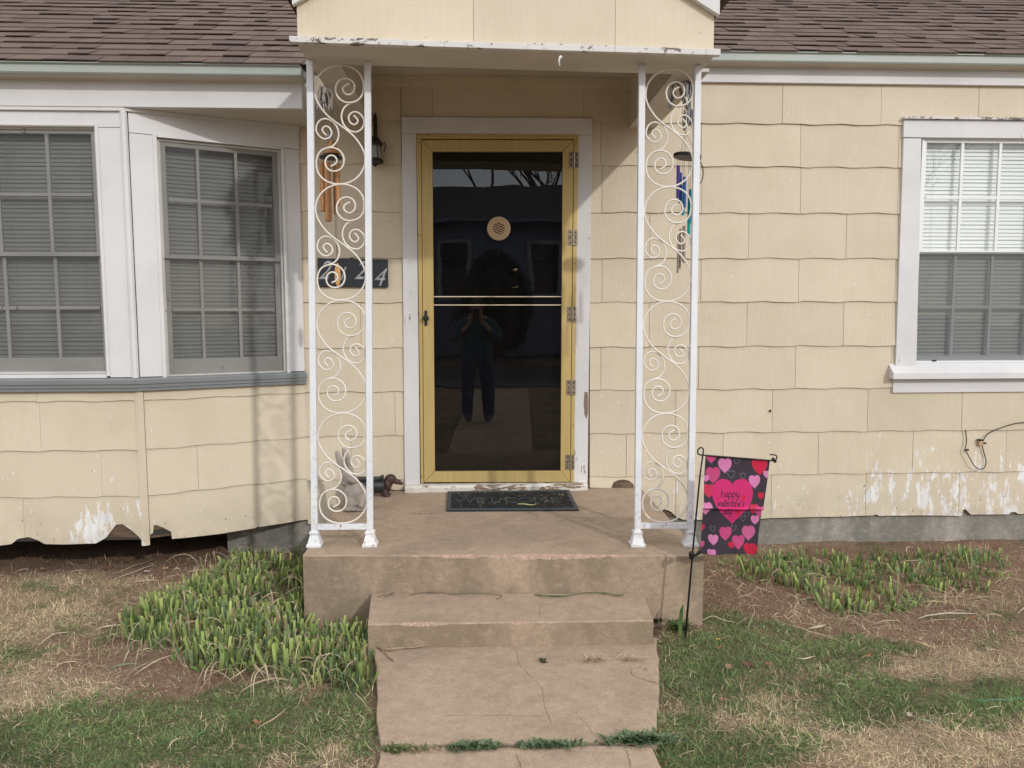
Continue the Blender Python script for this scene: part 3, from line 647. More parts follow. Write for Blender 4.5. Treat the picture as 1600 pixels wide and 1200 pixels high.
# storm-window trims
def trimline(F, parent, L, mat=M_WHITE):
    for (u0, u1, v0, v1) in L: m = MB(); m.fbox(F, u0, u1, v0, v1, .001, .030); mk('trim_strip', m, mat, parent, bevel=.001)
trimline(FA, wA, [(AW_U0-.022, AW_U0-.002, AW_B-.012, AW_T+.012), (AW_U1+.002, AW_U1+.020, AW_B-.012, AW_T+.012), (AW_U0-.0, AW_U1+.0, AW_T+.002, AW_T+.014), (AW_U0, AW_U1, AW_B-.022, AW_B-.002)])
trimline(FB, wB, [(CW_U1+.002, CW_U1+.018, CW_B-.012, CW_T+.012), (CW_U0, CW_U1, CW_T+.002, CW_T+.014), (CW_U0, CW_U1, CW_B-.022, CW_B-.002)])

# right window casing
def c4(F, pts, w): return [F.uv(x, y, w) for x, y in pts]
boards('casing_board', F0, [(c4(F0, [(1399, 586), (1432, 573), (1440, 216), (1412, 216)], .024), 0, .024)], M_WHITE, wR, .002)
r_ = RW_U1
a, b = F0.uv(1411.5, 214.5, .026); t_ = F0.uv(1412, 186.5, .026)[1]
boards('casing_board', F0, [([(a, b), (r_+.11, b), (r_+.11, t_), (a, t_)], 0, .026), ([(r_, WIN_B), (r_+.11, WIN_B), (r_+.11, b-.001), (r_, b-.001)], 0, .024)], M_WHITE, wR, .002)
m = MB(); m.fbox(F0, a-.006, r_+.12, t_+.001, t_+.014, 0, .044); mk('drip_cap', m, M_LEDGE, wR)
# outer white frame of the lower sash and sill
a1 = F0.uv(1433, 567, .01)
m = MB(); z1, z0 = F0.uv(1500, 568, .03)[1], F0.uv(1500, 582.5, .07)[1]; zz = F0.uv(1500, 592, .07)[1]; ul = F0.uv(1396, 588, .07)[0]; ui = F0.uv(1428, 570, .03)[0]
m.add([(ul, -.070, z0), (r_+.12, -.070, z0), (r_+.12, -.0, z1+.006), (ul, -.0, z1+.006), (ul, -.070, zz), (r_+.12, -.070, zz), (r_+.12, 0, zz), (ul, 0, zz)], [(0, 1, 2, 3), (4, 5, 1, 0), (7, 6, 5, 4), (4, 0, 3, 7), (1, 5, 6, 2), (2, 6, 7, 3)])
mk('sill', m, M_WHITE, wR, bevel=.002)
m = MB(); za = F0.uv(1500, 613, .02)[1]; m.fbox(F0, F0.uv(1395.5, 600, .02)[0], r_+.115, za, zz-.001, 0, .020); mk('apron_board', m, M_WHITE, wR, bevel=.002)
m = MB(); q = F0.uv(1459.5, 564, .004); m.fbox(F0, q[0]-.014, q[0]+.014, q[1]-.004, q[1]+.007, .001, .007); mk('latch', m, M_BLACK, wR)

# ---- door
door = MB()
cl = [(627, 182), (632, 765)]; w_ = .026
boards('door_casing', F0, [
    ([F0.uv(632.5, 766, w_), F0.uv(656.5, 766, w_), F0.uv(650.5, 209, w_), F0.uv(627.5, 209, w_)], 0, w_),
    ([F0.uv(896, 758, w_), F0.uv(918, 757, w_), F0.uv(925, 211, w_), F0.uv(903.5, 211, w_)], 0, w_)], M_CASE, house)
boards('door_casing', F0, [([F0.uv(627.5, 208.5, .03), F0.uv(925.2, 210.5, .03), F0.uv(925.5, 185, .03), F0.uv(627, 182.5, .03)], 0, .030)], M_WHITE, house)
m = MB(); a = F0.uv(633, 754, .06); b = F0.uv(918, 753, .06)
vs = []
N = 40
for i in range(N+1):
    u = a[0]+(b[0]-a[0])*i/N; z = .043-.003*random.random(); w1 = .075+.006*math.sin(i*.9)*random.random()
    vs += [F0.p(u, .001, 0), F0.p(u, .001, w1), F0.p(u, z-.012, w1+.004), F0.p(u, z, w1-.008), F0.p(u, z+.004, 0)]
fs = []
for i in range(N):
    for k in range(4): fs.append((i*5+k, i*5+k+1, i*5+k+6, i*5+k+5))
m.add(vs, fs+[(0, 1, 2, 3, 4), (N*5+4, N*5+3, N*5+2, N*5+1, N*5)]); mk('threshold', m, M_SILLT, house, label='peeling cream and rust stained door threshold')
sd = MB(); w1 = .034
D = dict(ox0=(651, 657.5), ox1=(903.5, 896.5))
def strip(L, w0, w1, mat, name, parent, bev=.0012, **k):
    m = MB(); m.fquad(F0, [F0.uv(*q, w1) for q in L], w0, w1); return mk(name, m, mat, parent, bevel=bev, **k)
# outer frame first, it carries the rest
m = MB()
m.fquad(F0, [F0.uv(*q, .036) for q in [(657.6, 755), (661.8, 755), (658, 217), (651, 209.5)]], .0, .036)
m.fquad(F0, [F0.uv(*q, .036) for q in [(891.5, 753.5), (896.5, 753.5), (904, 209.5), (897, 217.5)]], .0, .036)
m.fquad(F0, [F0.uv(*q, .036) for q in [(658.2, 217), (896.8, 217.5), (903.6, 209.7), (651.4, 209.5)]], .0, .036)
sdoor = mk('storm_door', m, M_GOLD, house, bevel=.001, label='gold framed glass storm door standing closed')
strip([(662.6, 753), (679.5, 736.5), (675.5, 237), (658.8, 219)], .004, .040, M_GOLD, 'stile', sdoor)
strip([(876, 735.5), (890.6, 752.5), (896, 219), (879.5, 237)], .004, .040, M_GOLD, 'stile', sdoor)
strip([(675.8, 236.6), (879.3, 236.6), (895.6, 219), (659, 218.6)], .004, .0395, M_GOLD, 'rail', sdoor)
strip([(662.8, 753.4), (890.4, 752.9), (876, 736), (679.4, 737)], .004, .0395, M_GOLD, 'rail', sdoor)
m = MB(); q = [F0.uv(*p_, .022) for p_ in [(679, 738), (877, 737), (880.5, 235), (675, 235)]]
m.add([F0.p(*c_, .0210 if i_ < 2 else .0210) for i_, c_ in enumerate(q)], [(0, 1, 2, 3)]); mk('glass_pane', m, M_DOORG, sdoor, fixn=False)
for yy in (463.5, 476.5):
    a, b = F0.uv(678, yy, .028), F0.uv(878, yy, .028); m = MB(); m.fquad(F0, [(a[0], a[1]-.0028), (b[0], b[1]-.0028), (b[0], b[1]+.0028), (a[0], a[1]+.0028)], .0225, .030); mk('grip_bar', m, simple('pale_bar', (.72, .60, .45), rough=.4) if yy < 470 else bpy.data.materials['pale_bar'], sdoor)
for (hx, hy) in ((897, 250), (895.5, 371), (894, 491), (892.8, 605.5), (891, 722)):
    u, v = F0.uv(hx, hy, .041); m = MB()
    m.fbox(F0, u-.030, u-.0035, v-.046, v+.046, .0405, .0435); m.fbox(F0, u+.0035, u+.026, v-.046, v+.046, .0405, .0435); m.tube([F0.p(u, v-.047, .0445), F0.p(u, v+.047, .0445)], .0048, 8)
    h = mk('hinge', m, M_HINGE, sdoor)
    m = MB()
    for du in (-.017, .014):
        for dv in (-.03, 0, .03): m.lathe(F0.p(u+du, v+dv, .0436), [(.0045, 0), (.0045, .0012)], 8, axis=(0, -1, 0))
    mk('screw', m, M_HOLE, h)
u, v = F0.uv(665.5, 497, .045); m = MB(); m.fbox(F0, u-.008, u+.008, v-.045, v+.045, .0405, .050); m.lathe(F0.p(u, v, .05), [(.019, 0), (.017, .008), (.010, .012), (.010, .022)], 14, axis=(0, -1, 0)); m.fbox(F0, u-.018, u+.004, v-.010, v+.010, .060, .074)
mk('handle', m, M_BLACK, sdoor, bevel=.002)
m = MB()
for (x, y) in ((669, 211), (766, 211), (862, 211.5), (654, 223), (900, 222), (655, 367), (654.5, 490), (656, 612), (659, 745), (899, 412), (897.5, 550), (895, 665)): m.lathe(F0.p(*F0.uv(x, y, .036), .036), [(.0035, 0), (.0035, .0015)], 8, axis=(0, -1, 0))
mk('screw', m, M_HOLE, sdoor)
u, v = F0.uv(779.5, 357, .03); m = MB()
m.lathe(F0.p(u, v, .0225), [(.070, 0), (.070, .006), (.062, .011), (.056, .011), (.054, .008), (.048, .008), (.046, .010), (.030, .010)], 36, axis=(0, -1, 0))
rg = mk('round_grille', m, M_TAN, sdoor, smooth=False, label='round tan slotted grille on the glass')
m = MB()
for k in range(-2, 3):
    L = math.sqrt(max(0, .036**2-(k*.0135)**2)); an = math.radians(-22)
    ux, uy = math.cos(an), math.sin(an); ox, oy = -uy*k*.0135, ux*k*.0135
    if L < .01: continue
    h = .0036
    c_ = [(u+ox-ux*L+uy*h, v+oy-uy*L-ux*h), (u+ox+ux*L+uy*h, v+oy+uy*L-ux*h), (u+ox+ux*L-uy*h, v+oy+uy*L+ux*h), (u+ox-ux*L-uy*h, v+oy-uy*L+ux*h)]
    m.fquad(F0, c_, .031, .0336)
mk('slot', m, simple('slot_brown', (.10, .045, .025), rough=.8), rg)
m = MB(); m.fbox(F0, DO0+.005, DO1-.005, .03, DOT-.01, -.10, -.05)
for (a, b) in ((.10, .42), (.52, .84)):
    for (c_, d_) in ((.10, .60), (.70, 1.30), (1.40, 1.95)): m.fbox(F0, DO0+a, DO0+b, c_, d_, -.052, -.042)
inner = mk('inner_door', m, M_INNER, house, bevel=.006, label='dark panelled front door behind the storm door glass')
u, v = F0.uv(804.5, 422.5, -.04); m = MB(); m.lathe(F0.p(u, v, -.05), [(.020, 0), (.018, .01), (.008, .02), (.016, .035), (.018, .045), (.008, .052)], 16, axis=(0, -1, 0)); m.tube([F0.p(u-.02, v-.105, -.035), F0.p(u+.022, v-.10, -.035)], .006)
mk('knocker', m, simple('brass', (.8, .6, .3), rough=.25, metal=1), inner, smooth=True)
m = MB(); m.fbox(F0, DO0+.0, DO0+.005, .0, DOT, -.12, 0); m.fbox(F0, DO1-.005, DO1, .0, DOT, -.12, 0); m.fbox(F0, DO0+.005, DO1-.005, DOT-.005, DOT, -.12, 0); m.fbox(F0, DO0, DO1, .001, .03, -.13, 0)
mk('door_jamb', m, M_WHITE, house)

# ---- eaves
YR, ZR = -.13, 2.605; YL = -.56; ZL = 2.362
sl_ = math.atan2(ZR-ZL, YR-YL); print('roof slope', math.degrees(sl_))
def beam(name, x0, x1, y0, y1, z0, z1, mat, bevel=.002, parent=house, **k): return mk(name, MB().box(x0, x1, y0, y1, z0, z1), mat, parent, bevel=bevel, **k)
# right: drip edge, crown, frieze board
z_f0 = F0.uv(1118, 128, .028)[1]; z_f1 = F0.uv(1118, 108.5, .028)[1]
beam('frieze_board', 1.13, 6.6, -.028, .0, z_f0, z_f1+.012, M_WHITE)
zt = ZR; m = MB()
prof = [(-.004, z_f1+.010), (-.046, z_f1+.012), (-.064, z_f1+.026), (-.088, z_f1+.032), (-.100, z_f1+.050), (-.104, zt-.055), (-.004, zt-.055)]
def run_prof(prof, x0, x1, mat, name, parent=house, **k):
    m = MB(); n = len(prof); m.add([(x0, y, z) for y, z in prof]+[(x1, y, z) for y, z in prof], [tuple(range(n)), tuple(reversed(range(n, 2*n)))]+[(i, i+n, (i+1) % n+n, (i+1) % n) for i in range(n)]); return mk(name, m, mat, parent, **k)
run_prof(prof, 1.10, 6.6, M_SOFF, 'crown_moulding')
run_prof([(-.02, zt-.054), (-.112, zt-.054), (-.118, zt-.046), (-.122, zt-.006), (-.135, zt-.004), (-.135, zt+.001), (-.02, zt+.001)], 1.06, 6.62, M_DRIP, 'drip_edge')
# left
zlb = PY(0, 165, -.445)[2]; zlt = PY(0, 125, -.445)[2]; XLE = PY(472, 150, -.445)[0]
beam('fascia_beam', -7.2, XLE, -.445, -.405, zlb, zlt+.03, M_WHITE, label='white fascia beam over the bay windows')
beam('soffit', -7.2, XLE-.002, -.404, .0, zlb+.004, zlb+.018, M_SOFF, .001)
beam('beam_end', XLE-.02, XLE, -.404, .0, zlb+.02, zlt+.03, M_WHITE)
zc = ZL-.052
run_prof([(-.42, zlt+.0), (-.452, zlt+.001), (-.47, zlt+.012), (-.495, zlt+.018), (-.512, zlt+.040), (-.53, zc), (-.42, zc)], -7.2, XLE+.012, M_SOFF, 'crown_moulding')
run_prof([(-.42, zc+.001), (-.54, zc+.001), (-.547, zc+.008), (-.551, ZL-.008), (-.566, ZL-.004), (-.566, ZL+.001), (-.42, ZL+.001)], -7.2, XLE+.02, M_DRIP, 'drip_edge')
m = MB()   # trim moulding under the soffit following the bay
for F, a, b in ((FB, CU0, .0), (FA, .0, FA.L-.0)): m.fbox(F, a, b, BT-.045+(.001 if F is FA else 0), zlb+.003, .0255, .040)
mk('bed_moulding', m, M_WHITE, bay)

# ---- roof with separate shingles
rs_, rc_ = math.sin(sl_), math.cos(sl_)
m = MB()
m.hexa([(-7.3, YL, ZL+.002), (XLE+.05, YL, ZL+.002), (XLE+.05, YL+5*rc_, ZL+5*rs_), (-7.3, YL+5*rc_, ZL+5*rs_)] + [(-7.3, YL, ZL+.006), (XLE+.05, YL, ZL+.006), (XLE+.05, YL+5*rc_, ZL+.004+5*rs_), (-7.3, YL+5*rc_, ZL+.004+5*rs_)])
m.hexa([(XLE+.05, YR, ZR+.002), (6.7, YR, ZR+.002), (6.7, YR+4.5*rc_, ZR+4.5*rs_), (XLE+.05, YR+4.5*rc_, ZR+4.5*rs_)] + [(XLE+.05, YR, ZR+.006), (6.7, YR, ZR+.006), (6.7, YR+4.5*rc_, ZR+.004+4.5*rs_), (XLE+.05, YR+4.5*rc_, ZR+.004+4.5*rs_)])
roof = mk('roof', m, M_ROOF, house, label='brown asphalt shingle roof')
def roof_shingle(mbx, x0, x1, s0, s1, y, z, lift, skew):
    """plate in the roof plane; s along the slope from the eave"""
    th = .005
    def P(x, s, h): return (x, y+s*rc_-h*rs_, z+s*rs_+h*rc_)
    a, b = .0075+lift, .0035
    return mbx.hexa([P(x0, s0, a), P(x1, s0, a), P(x1+skew, s1, b), P(x0+skew, s1, b), P(x0, s0, a+th), P(x1, s0, a+th), P(x1+skew, s1, b+.002), P(x0+skew, s1, b+.002)])
rest = MB(); cnt = 0
for (y, z, xa, xb, v0, v1) in ((YL, ZL, -7.3, XLE+.03, -2.75, -.70), (YR, ZR, 1.00, 6.7, 1.02, 3.75)):
    for c in range(22):
        x = xa - random.random()*.2; s0 = c*.143-.012
        while x < xb:
            w = random.choice((.08, .10, .12, .13, .15, .17, .20))*random.uniform(.9, 1.1); x1 = min(x+w, xb); lift = random.choice((0, 0, .004, .006))
            vis = c < 13 and x1 > v0 and x < v1 and (s0*rs_+z < 3.05)
            if x1-x > .02:
                if vis and cnt < 300: q = MB(); roof_shingle(q, x+.001, x1-.001, s0, s0+.165, y, z, lift, random.uniform(-.006, .006)); mk('roof_shingle', q, M_ROOF, roof); cnt += 1
                else: roof_shingle(rest, x+.001, x1-.001, s0, s0+.165, y, z, lift, 0)
            x = x1
print('roof shingles', cnt)
ro = mk('far_shingles', rest, M_ROOF, roof, kind='stuff')
tn = np.repeat(rng.random(len(rest.v)//8), 8).astype(np.float32); at = ro.data.attributes.new('tone', 'FLOAT', 'POINT'); at.data.foreach_set('value', tn)

# ---- gabled porch roof
YG = -1.345; ZSF = 2.203    # gable face plane and soffit height
gl, gr_ = -.732, 1.024
zb0 = 2.19
def soff(x): return 2.222 - (x+.73)*.016      # soffit sags slightly to the right
m = MB(); ap = 2.84
prof_g = [(gl, soff(gl)-.010), (gr_, soff(gr_)-.010), (gr_, 2.352), ((gl+gr_)/2, ap), (gl, 2.366)]
cut = [gl, .0, .60, gr_]
def gz_top(x): c = (gl+gr_)/2; return 2.366+(ap-2.366)*(x-gl)/(c-gl) if x < c else ap+(2.352-ap)*(x-c)/(gr_-c)
gab = None
for k in range(3):
    a, b = cut[k]+.0007, cut[k+1]-.0007; xs = [a]+([(gl+gr_)/2] if a < (gl+gr_)/2 < b else [])+[b]
    poly = [(a, YG, soff(a)-.0), (b, YG, soff(b)-.0)]+[(x, YG, gz_top(x)) for x in reversed(xs)]
    q = MB().extrude(poly, (0, .03, 0))
    if gab is None: gab = mk('porch_roof', q, M_GABLE, house, label='cream panelled gable over the porch')
    else: mk('gable_panel', q, M_GABLE, gab)
for xa, xb in ((gl, gl+.02), (gr_-.02, gr_)):
    mk('side_panel', MB().box(xa, xb, YG+.031, .0, soff(xa), 2.36), M_GABLE, gab)
def skewbox(x0, x1, y0, y1, d0, d1):   # follows the sagging soffit
    z = soff; return MB().hexa([(x0, y0, z(x0)+d0), (x1, y0, z(x1)+d0), (x1, y1, z(x1)+d0), (x0, y1, z(x0)+d0), (x0, y0, z(x0)+d1), (x1, y0, z(x1)+d1), (x1, y1, z(x1)+d1), (x0, y1, z(x0)+d1)])
# flaking ledge in ragged lengths
x = gl-.028
while x < gr_+.02:
    x2 = min(x+random.uniform(.12, .5), gr_+.022); e = random.uniform(-.003, .003)
    mk('ledge_board', skewbox(x+.0003, x2-.0003, YG-.028+e, YG-.0005, -.022, -.022+.026+random.uniform(-.003, .002)), M_LEDGE, gab, bevel=.002); x = x2
# front and side beams (boxed), soffits underneath
mk('front_beam', skewbox(gl-.004, gr_+.004, YG+.0, -1.088, -.018, -.002), M_SOFF, gab, bevel=.002)
mk('front_beam', skewbox(gl+.03, gr_-.03, -1.115, -1.10, .0, .26), M_SOFF, gab)
xi0, xi1 = -.60, .925
mk('side_beam', MB().box(gl-.004, xi0, -1.086, .0, 2.205, 2.222), M_SOFF, gab, bevel=.002)
mk('side_beam', MB().box(xi1, gr_+.06, -1.086, .0, 2.190, 2.207), M_SOFF, gab, bevel=.002)
mk('beam_face', MB().box(xi0-.018, xi0, -1.086, .0, 2.223, 2.478), M_SOFF, gab); mk('beam_face', MB().box(xi1, xi1+.018, -1.086, .0, 2.208, 2.478), M_SOFF, gab)

m = MB()
for k in range(14): yy = -1.098+k*.0783; m.box(xi0-.02, xi1+.02, yy+.0008, yy+.0775, 2.4785, 2.492)
mk('ceiling_boards', m, M_SOFF, gab)
mk('frieze_board', MB().box(xi0, xi1, -.022, -.0005, 2.416, 2.478), M_SID, gab, bevel=.002)
# rake trim and roof planes of the gable
for sgn in (-1, 1):
    cx = (gl+gr_)/2; ex = gl-.012 if sgn < 0 else gr_+.014; ez = 2.366 if sgn < 0 else 2.352
    poly = [(ex, YG-.03, ez-.018), (cx, YG-.03, ap+.012), (cx, YG-.03, ap+.10), (ex+sgn*.0, YG-.03, ez+.075)]
    mk('rake_board', MB().extrude(poly, (0, .028, 0)), M_WHITE, gab, bevel=.002)
    d = Vector((ex+sgn*.04-cx, 0, ez+.055-ap-.10)); q = MB()
    for r in range(9):
        a = Vector((cx, YG-.045, ap+.105))+d*(r/9); b = Vector((cx, YG-.045, ap+.105))+d*((r+1.12)/9)
        q.hexa([(a.x, a.y, a.z), (b.x, b.y, b.z+.004), (b.x, .9, b.z+.004), (a.x, .9, a.z), (a.x, a.y, a.z+.004), (b.x, b.y, b.z+.011), (b.x, .9, b.z+.011), (a.x, .9, a.z+.004)])
    mk('gable_shingles', q, M_ROOF, gab, kind='stuff')
# weathered hanging splinters of paint and wood
def flake(px_, py_, Y, pts, name, mat, parent):
    o = Vector(PY(px_, py_, Y)); m = MB(); s = (4.7+Y)/FPX
    path = [o+Vector((dx*s, dy*.01, -dz*s)) for dx, dy, dz in pts]
    m.tube(path, [.0028*k for k in np.linspace(1.3, .5, len(path))], 5, flat=2.0); return mk(name, m, mat, parent)
flake(873, 88, YG-.01, [(4, 0, 0), (1, -1, 3), (0, -1, 8), (1.5, 0, 14)], 'paint_flake', M_WHITE, gab)
for k in range(7):
    ox = random.uniform(-12, 14); oy = random.uniform(-4, 10)
    flake(510+ox, 136+oy, -.75, [(0, 0, 0), (random.uniform(-5, 5), 1, 10), (random.uniform(-8, 4), 0, 22+random.uniform(0, 14))], 'paint_flake', random.choice([M_WHITE, M_LEDGE, M_SOFF]), gab)
m = MB(); o = Vector(PY(508, 150, -.62)); m.extrude([o+Vector(q) for q in ((-.035, 0, .03), (-.01, 0, .05), (.0, 0, .03), (.045, 0, .02), (.02, 0, -.01), (.028, 0, -.06), (.004, 0, -.045), (-.015, 0, -.075), (-.022, 0, -.02), (-.04, 0, -.025))], (0, .01, 0)); mk('rotted_hole', m, simple('rotten_wood', (.12, .10, .085), (.03, .025, .02), 40, .9), gab, label='dark rotted hole in the left porch beam')

# ================================================================== IRON POSTS
U1 = [[(546.5,124),(541,126.5),(537,130),(536.5,135),(539.5,139.5),(544,141.5),(549,140.5),(553.5,136),(555,130),(553,122.5),(547.5,117.5),(540,116),(532,118.5),(527,124),(524.8,132),(526,141),(531,148.5),(538.5,153),(546,154.2),(555,152.5),(562,148.5),(567,141.5),(569.3,131),(568.5,120),(564,109.5),(555,101),(543,96.3),(531,95.3),(518,97.5),(506,104),(497,114),(492,125),(490.8,137),(493.5,149),(500,161),(509,172.5),(520,182),(531,190)]]
ctr = (531.0, 190.0)
U1[0] = U1[0] + [(2*ctr[0]-x, 2*ctr[1]-y) for x, y in reversed(U1[0][:-1])]
smA = [(553,174),(557,178),(559.5,182),(558.5,186),(554.5,188.5),(550,187.5),(546,183),(544.8,177),(547.5,171.5),(553,168.6),(559,169),(565,173.5),(569,180),(569.3,187),(566,195),(559,200),(552,200),(544.5,197),(538,190.5),(534.2,182),(533.5,173),(536.5,164),(542.5,157.5),(549,154.5),(559,151)]
smB = [(2*ctr[0]-x, 2*ctr[1]-y) for x, y in smA]
UX0, UX1, UY0, UY1 = 490.3, 570.2, 95.0, 285.0
def catmull(P, n=4):
    P = [Vector((*p, 0)) for p in P]; P = [2*P[0]-P[1]] + P + [2*P[-1]-P[-2]]; out = []
    for i in range(1, len(P)-2):
        for k in range(n):
            t = k/n; a, b, c, d = P[i-1], P[i], P[i+1], P[i+2]
            out.append(.5*((2*b)+(-a+c)*t+(2*a-5*b+4*c-d)*t*t+(-a+3*b-3*c+d)*t**3))
    out.append(P[-2]); return out
CURV = [catmull(c) for c in (U1[0], smA, smB)]
def iron_post(Yl, Yr, xt0, xb0, xt1, xb1, ytop, ybot, ybar, label):
    A0 = Vector(PY(xt0, ytop, Yl)); B0 = Vector(PY(xt1, ytop+1, Yr)); A1 = Vector(PZ(xb0, ybot, .0)); B1 = Vector(PZ(xb1, ybot, .0))
    A1.y = Yl; B1.y = Yr; A0.z = soff(A0.x)-.019; B0.z = soff(B0.x)-.019; A1.z = B1.z = 0
    base = (A1+B1)/2; t = thing('iron_post', base, label, 'iron post', 'scrollwork porch posts')
    hw = .0142
    for a, b in ((A0, A1), (B0, B1)):
        m = MB(); m.hexa([(b.x-hw, b.y-hw, .001), (b.x+hw, b.y-hw, .001), (b.x+hw, b.y+hw, .001), (b.x-hw, b.y+hw, .001), (a.x-hw, a.y-hw, a.z), (a.x+hw, a.y-hw, a.z), (a.x+hw, a.y+hw, a.z), (a.x-hw, a.y+hw, a.z)])
        mk('upright', m, M_IRON, t, bevel=.002)
        m = MB(); V = []
        for h, r in ((0, .034), (.012, .034), (.018, .029), (.055, .019), (.062, .022), (.070, .022), (.073, .016)):
            c = b.lerp(a, h/a.z); V += [(c.x-r, c.y-r, h), (c.x+r, c.y-r, h), (c.x+r, c.y+r, h), (c.x-r, c.y+r, h)]
        fs = [(3, 2, 1, 0)]+[(i*4+k, i*4+(k+1) % 4, i*4+4+(k+1) % 4, i*4+4+k) for i in range(6) for k in range(4)]+[(24, 25, 26, 27)]
        m.add(V, fs); mk('foot', m, M_IRON, t, bevel=.0015)
    zb = PY(xb0, ybar, Yl)[2]
    def P(f, z, dy=0):
        a = A1.lerp(A0, z/A0.z); b = B1.lerp(B0, z/B0.z); q = a.lerp(b, f); q.y += dy; return q
    W = (P(0, 1)-P(1, 1)).length; e = hw/W
    m = MB(); p, q = P(e, zb), P(1-e, zb); h = .0125
    m.hexa([(p.x, p.y-h, zb-h), (q.x, q.y-h, zb-h), (q.x, q.y+h, zb-h), (p.x, p.y+h, zb-h), (p.x, p.y-h, zb+h), (q.x, q.y-h, zb+h), (q.x, q.y+h, zb+h), (p.x, p.y+h, zb+h)])
    mk('crossbar', m, M_IRON, t, bevel=.0015)
    z0 = zb+h+.003; z1 = P(0, 1).z*0 + A0.z - .018; n = 4
    for k in range(n):
        za, zc = z1-(z1-z0)*k/n, z1-(z1-z0)*(k+1)/n
        for ci, cv in enumerate(CURV):
            path = []
            for c in cv:
                fx = (c.x-UX0)/(UX1-UX0); fy = (c.y-UY0)/(UY1-UY0); z = za+(zc-za)*fy + (.0)
                path.append(P(e+.010+(1-2*e-.020)*fx, z, (.004 if ci else -.002)+random.uniform(-.0006, .0006)))
            m = MB().tube(path, .0040, 6); mk('scroll', m, M_SCROLL, t, smooth=True)
iron_post(-1.13, -1.137, 484.5, 492.5, 574.5, 578.5, 90, 852, 823, 'white scrollwork iron post left of the door, in front of the number plaque')
iron_post(-1.206, -1.22, 1003, 995.5, 1090, 1078, 96, 852, 821, 'white scrollwork iron post right of the door, beside the heart flag')

# ================================================================== THINGS ON THE PORCH
def remesh(o, vox, smooth=4):
    r = o.modifiers.new('remesh', 'REMESH'); r.mode = 'VOXEL'; r.voxel_size = vox; r.use_smooth_shade = True
    s = o.modifiers.new('smooth', 'SMOOTH'); s.iterations = smooth; s.factor = .5; return o
M_CSTONE = simple('cast_concrete_statue', (.36, .31, .265), (.20, .17, .145), 14, .95, .8, 130)
sc = .00352; RB = Vector(PZ(556, 795, 0))
def rp(x, y, dy=0.0): return RB + Vector(((x-556)*sc, dy, (795-y)*sc))
def R3(ax, deg): return Matrix.Rotation(math.radians(deg), 3, ax)
m = MB()
m.blob(rp(556, 771), (.068, .075, .074), R3('Y', -12)); m.blob(rp(549, 766, -.01), (.046, .050, .048)); m.blob(rp(563, 776, .01), (.060, .07, .062)); m.blob(rp(552, 780, -.03), (.05, .05, .045))
m.blob(rp(545, 742, -.012), (.042, .046, .044)); m.blob(rp(553.5, 746, -.030), (.032, .034, .024), R3('Y', 22)); m.blob(rp(541, 750, -.02), (.026, .03, .024))
for (x0, y0, x1, y1, w, dy) in ((539, 733, 529, 705, .0195, -.01), (549, 731, 538.5, 702, .0195, .014)):
    a, b = rp(x0, y0, dy), rp(x1, y1, dy); d = (b-a); an = math.degrees(math.atan2(d.x, d.z))
    m.blob((a+b)/2, (w, .012, d.length/2+.018), R3('Y', an))
for (x, y, r) in ((547, 791, (.030, .045, .014)), (556, 791, (.024, .045, .014)), (567, 784, (.022, .045, .026)), (562, 792, (.036, .03, .012))): m.blob(rp(x, y, -.045), r)
m.blob(rp(556, 794.5, 0), (.062, .062, .008))
rab = mk('rabbit_statue', m, M_CSTONE, None, 'grey cast concrete sitting rabbit with upright ears behind the left iron post', 'statue', org=RB)
remesh(rab, .0038, 1)
e_ = MB().blob(rp(541.5, 739.5, -.052), (.006, .005, .006)); ey = MB().lathe(rp(541.5, 739.5, -.050), [(.0065, 0), (.0065, .003)], 10, axis=(0, -1, 0))
o = mk('eye', ey, M_CSTONE, rab); e2 = mk('nose', MB().blob(rp(556, 746, -.055), (.006, .006, .005)), M_CSTONE, rab)
# dachshund boot brush
DB = Vector(PZ(600, 776, 0)); ds = .00378; DB.y = -.14
def dp(x, y, dy=0.0): return DB + Vector(((x-600)*ds, dy, (776-y)*ds))
M_BROWN = simple('brown_cast_dog', (.075, .035, .026), (.03, .015, .012), 18, .5, .5, 70)
M_DKPL = simple('dark_green_cast_body', (.022, .027, .026), (.012, .014, .014), 14, .5, .3, 60)
dog = thing('dog_figurine', DB, 'brown dachshund figurine with black body left of the doorway', 'figurine')
m = MB(); m.blob(dp(610, 749.5), (.036, .034, .032)); m.blob(dp(606, 755), (.030, .03, .034)); m.blob(dp(620, 753.5), (.030, .019, .0165), R3('Y', 14)); m.blob(dp(627, 756.5), (.014, .012, .010)); m.blob(dp(602, 762), (.034, .036, .036)); m.blob(dp(600, 766), (.032, .036, .032))
for dy in (-.03, .03): m.blob(dp(602, 771, dy), (.015, .013, .024)); m.blob(dp(605, 774.5, dy), (.020, .014, .009))
o = mk('head', m, M_BROWN, dog); remesh(o, .004, 2)
o = mk('ear', MB().blob(dp(606, 757, -.034), (.017, .009, .031), R3('Y', -8)), M_BROWN, dog, smooth=True)
o = mk('eye', MB().blob(dp(613, 748, -.031), (.004, .004, .004)), M_BLACK, dog)
m = MB(); prof = [(0, .0), (.035, 0), (.046, .02), (.050, .055), (.048, .095), (.043, .105)]
L0, L1 = dp(546, 776).x, dp(599, 776).x; n = 22; V = []
for x, r in ((L0-.03, .3), (L0-.015, .8), (L0, 1), ((L0+L1)/2, 1.02), (L1, .95), (L1+.02, .6)):
    for k in range(n): a = 2*math.pi*k/n; V.append((x, DB.y+.047*r*math.sin(a), .062+.045*r*math.cos(a)))
m.add(V, [(i*n+k, i*n+(k+1) % n, (i+1)*n+(k+1) % n, (i+1)*n+k) for i in range(5) for k in range(n)]+[tuple(range(n)), tuple(reversed(range(5*n, 6*n)))])
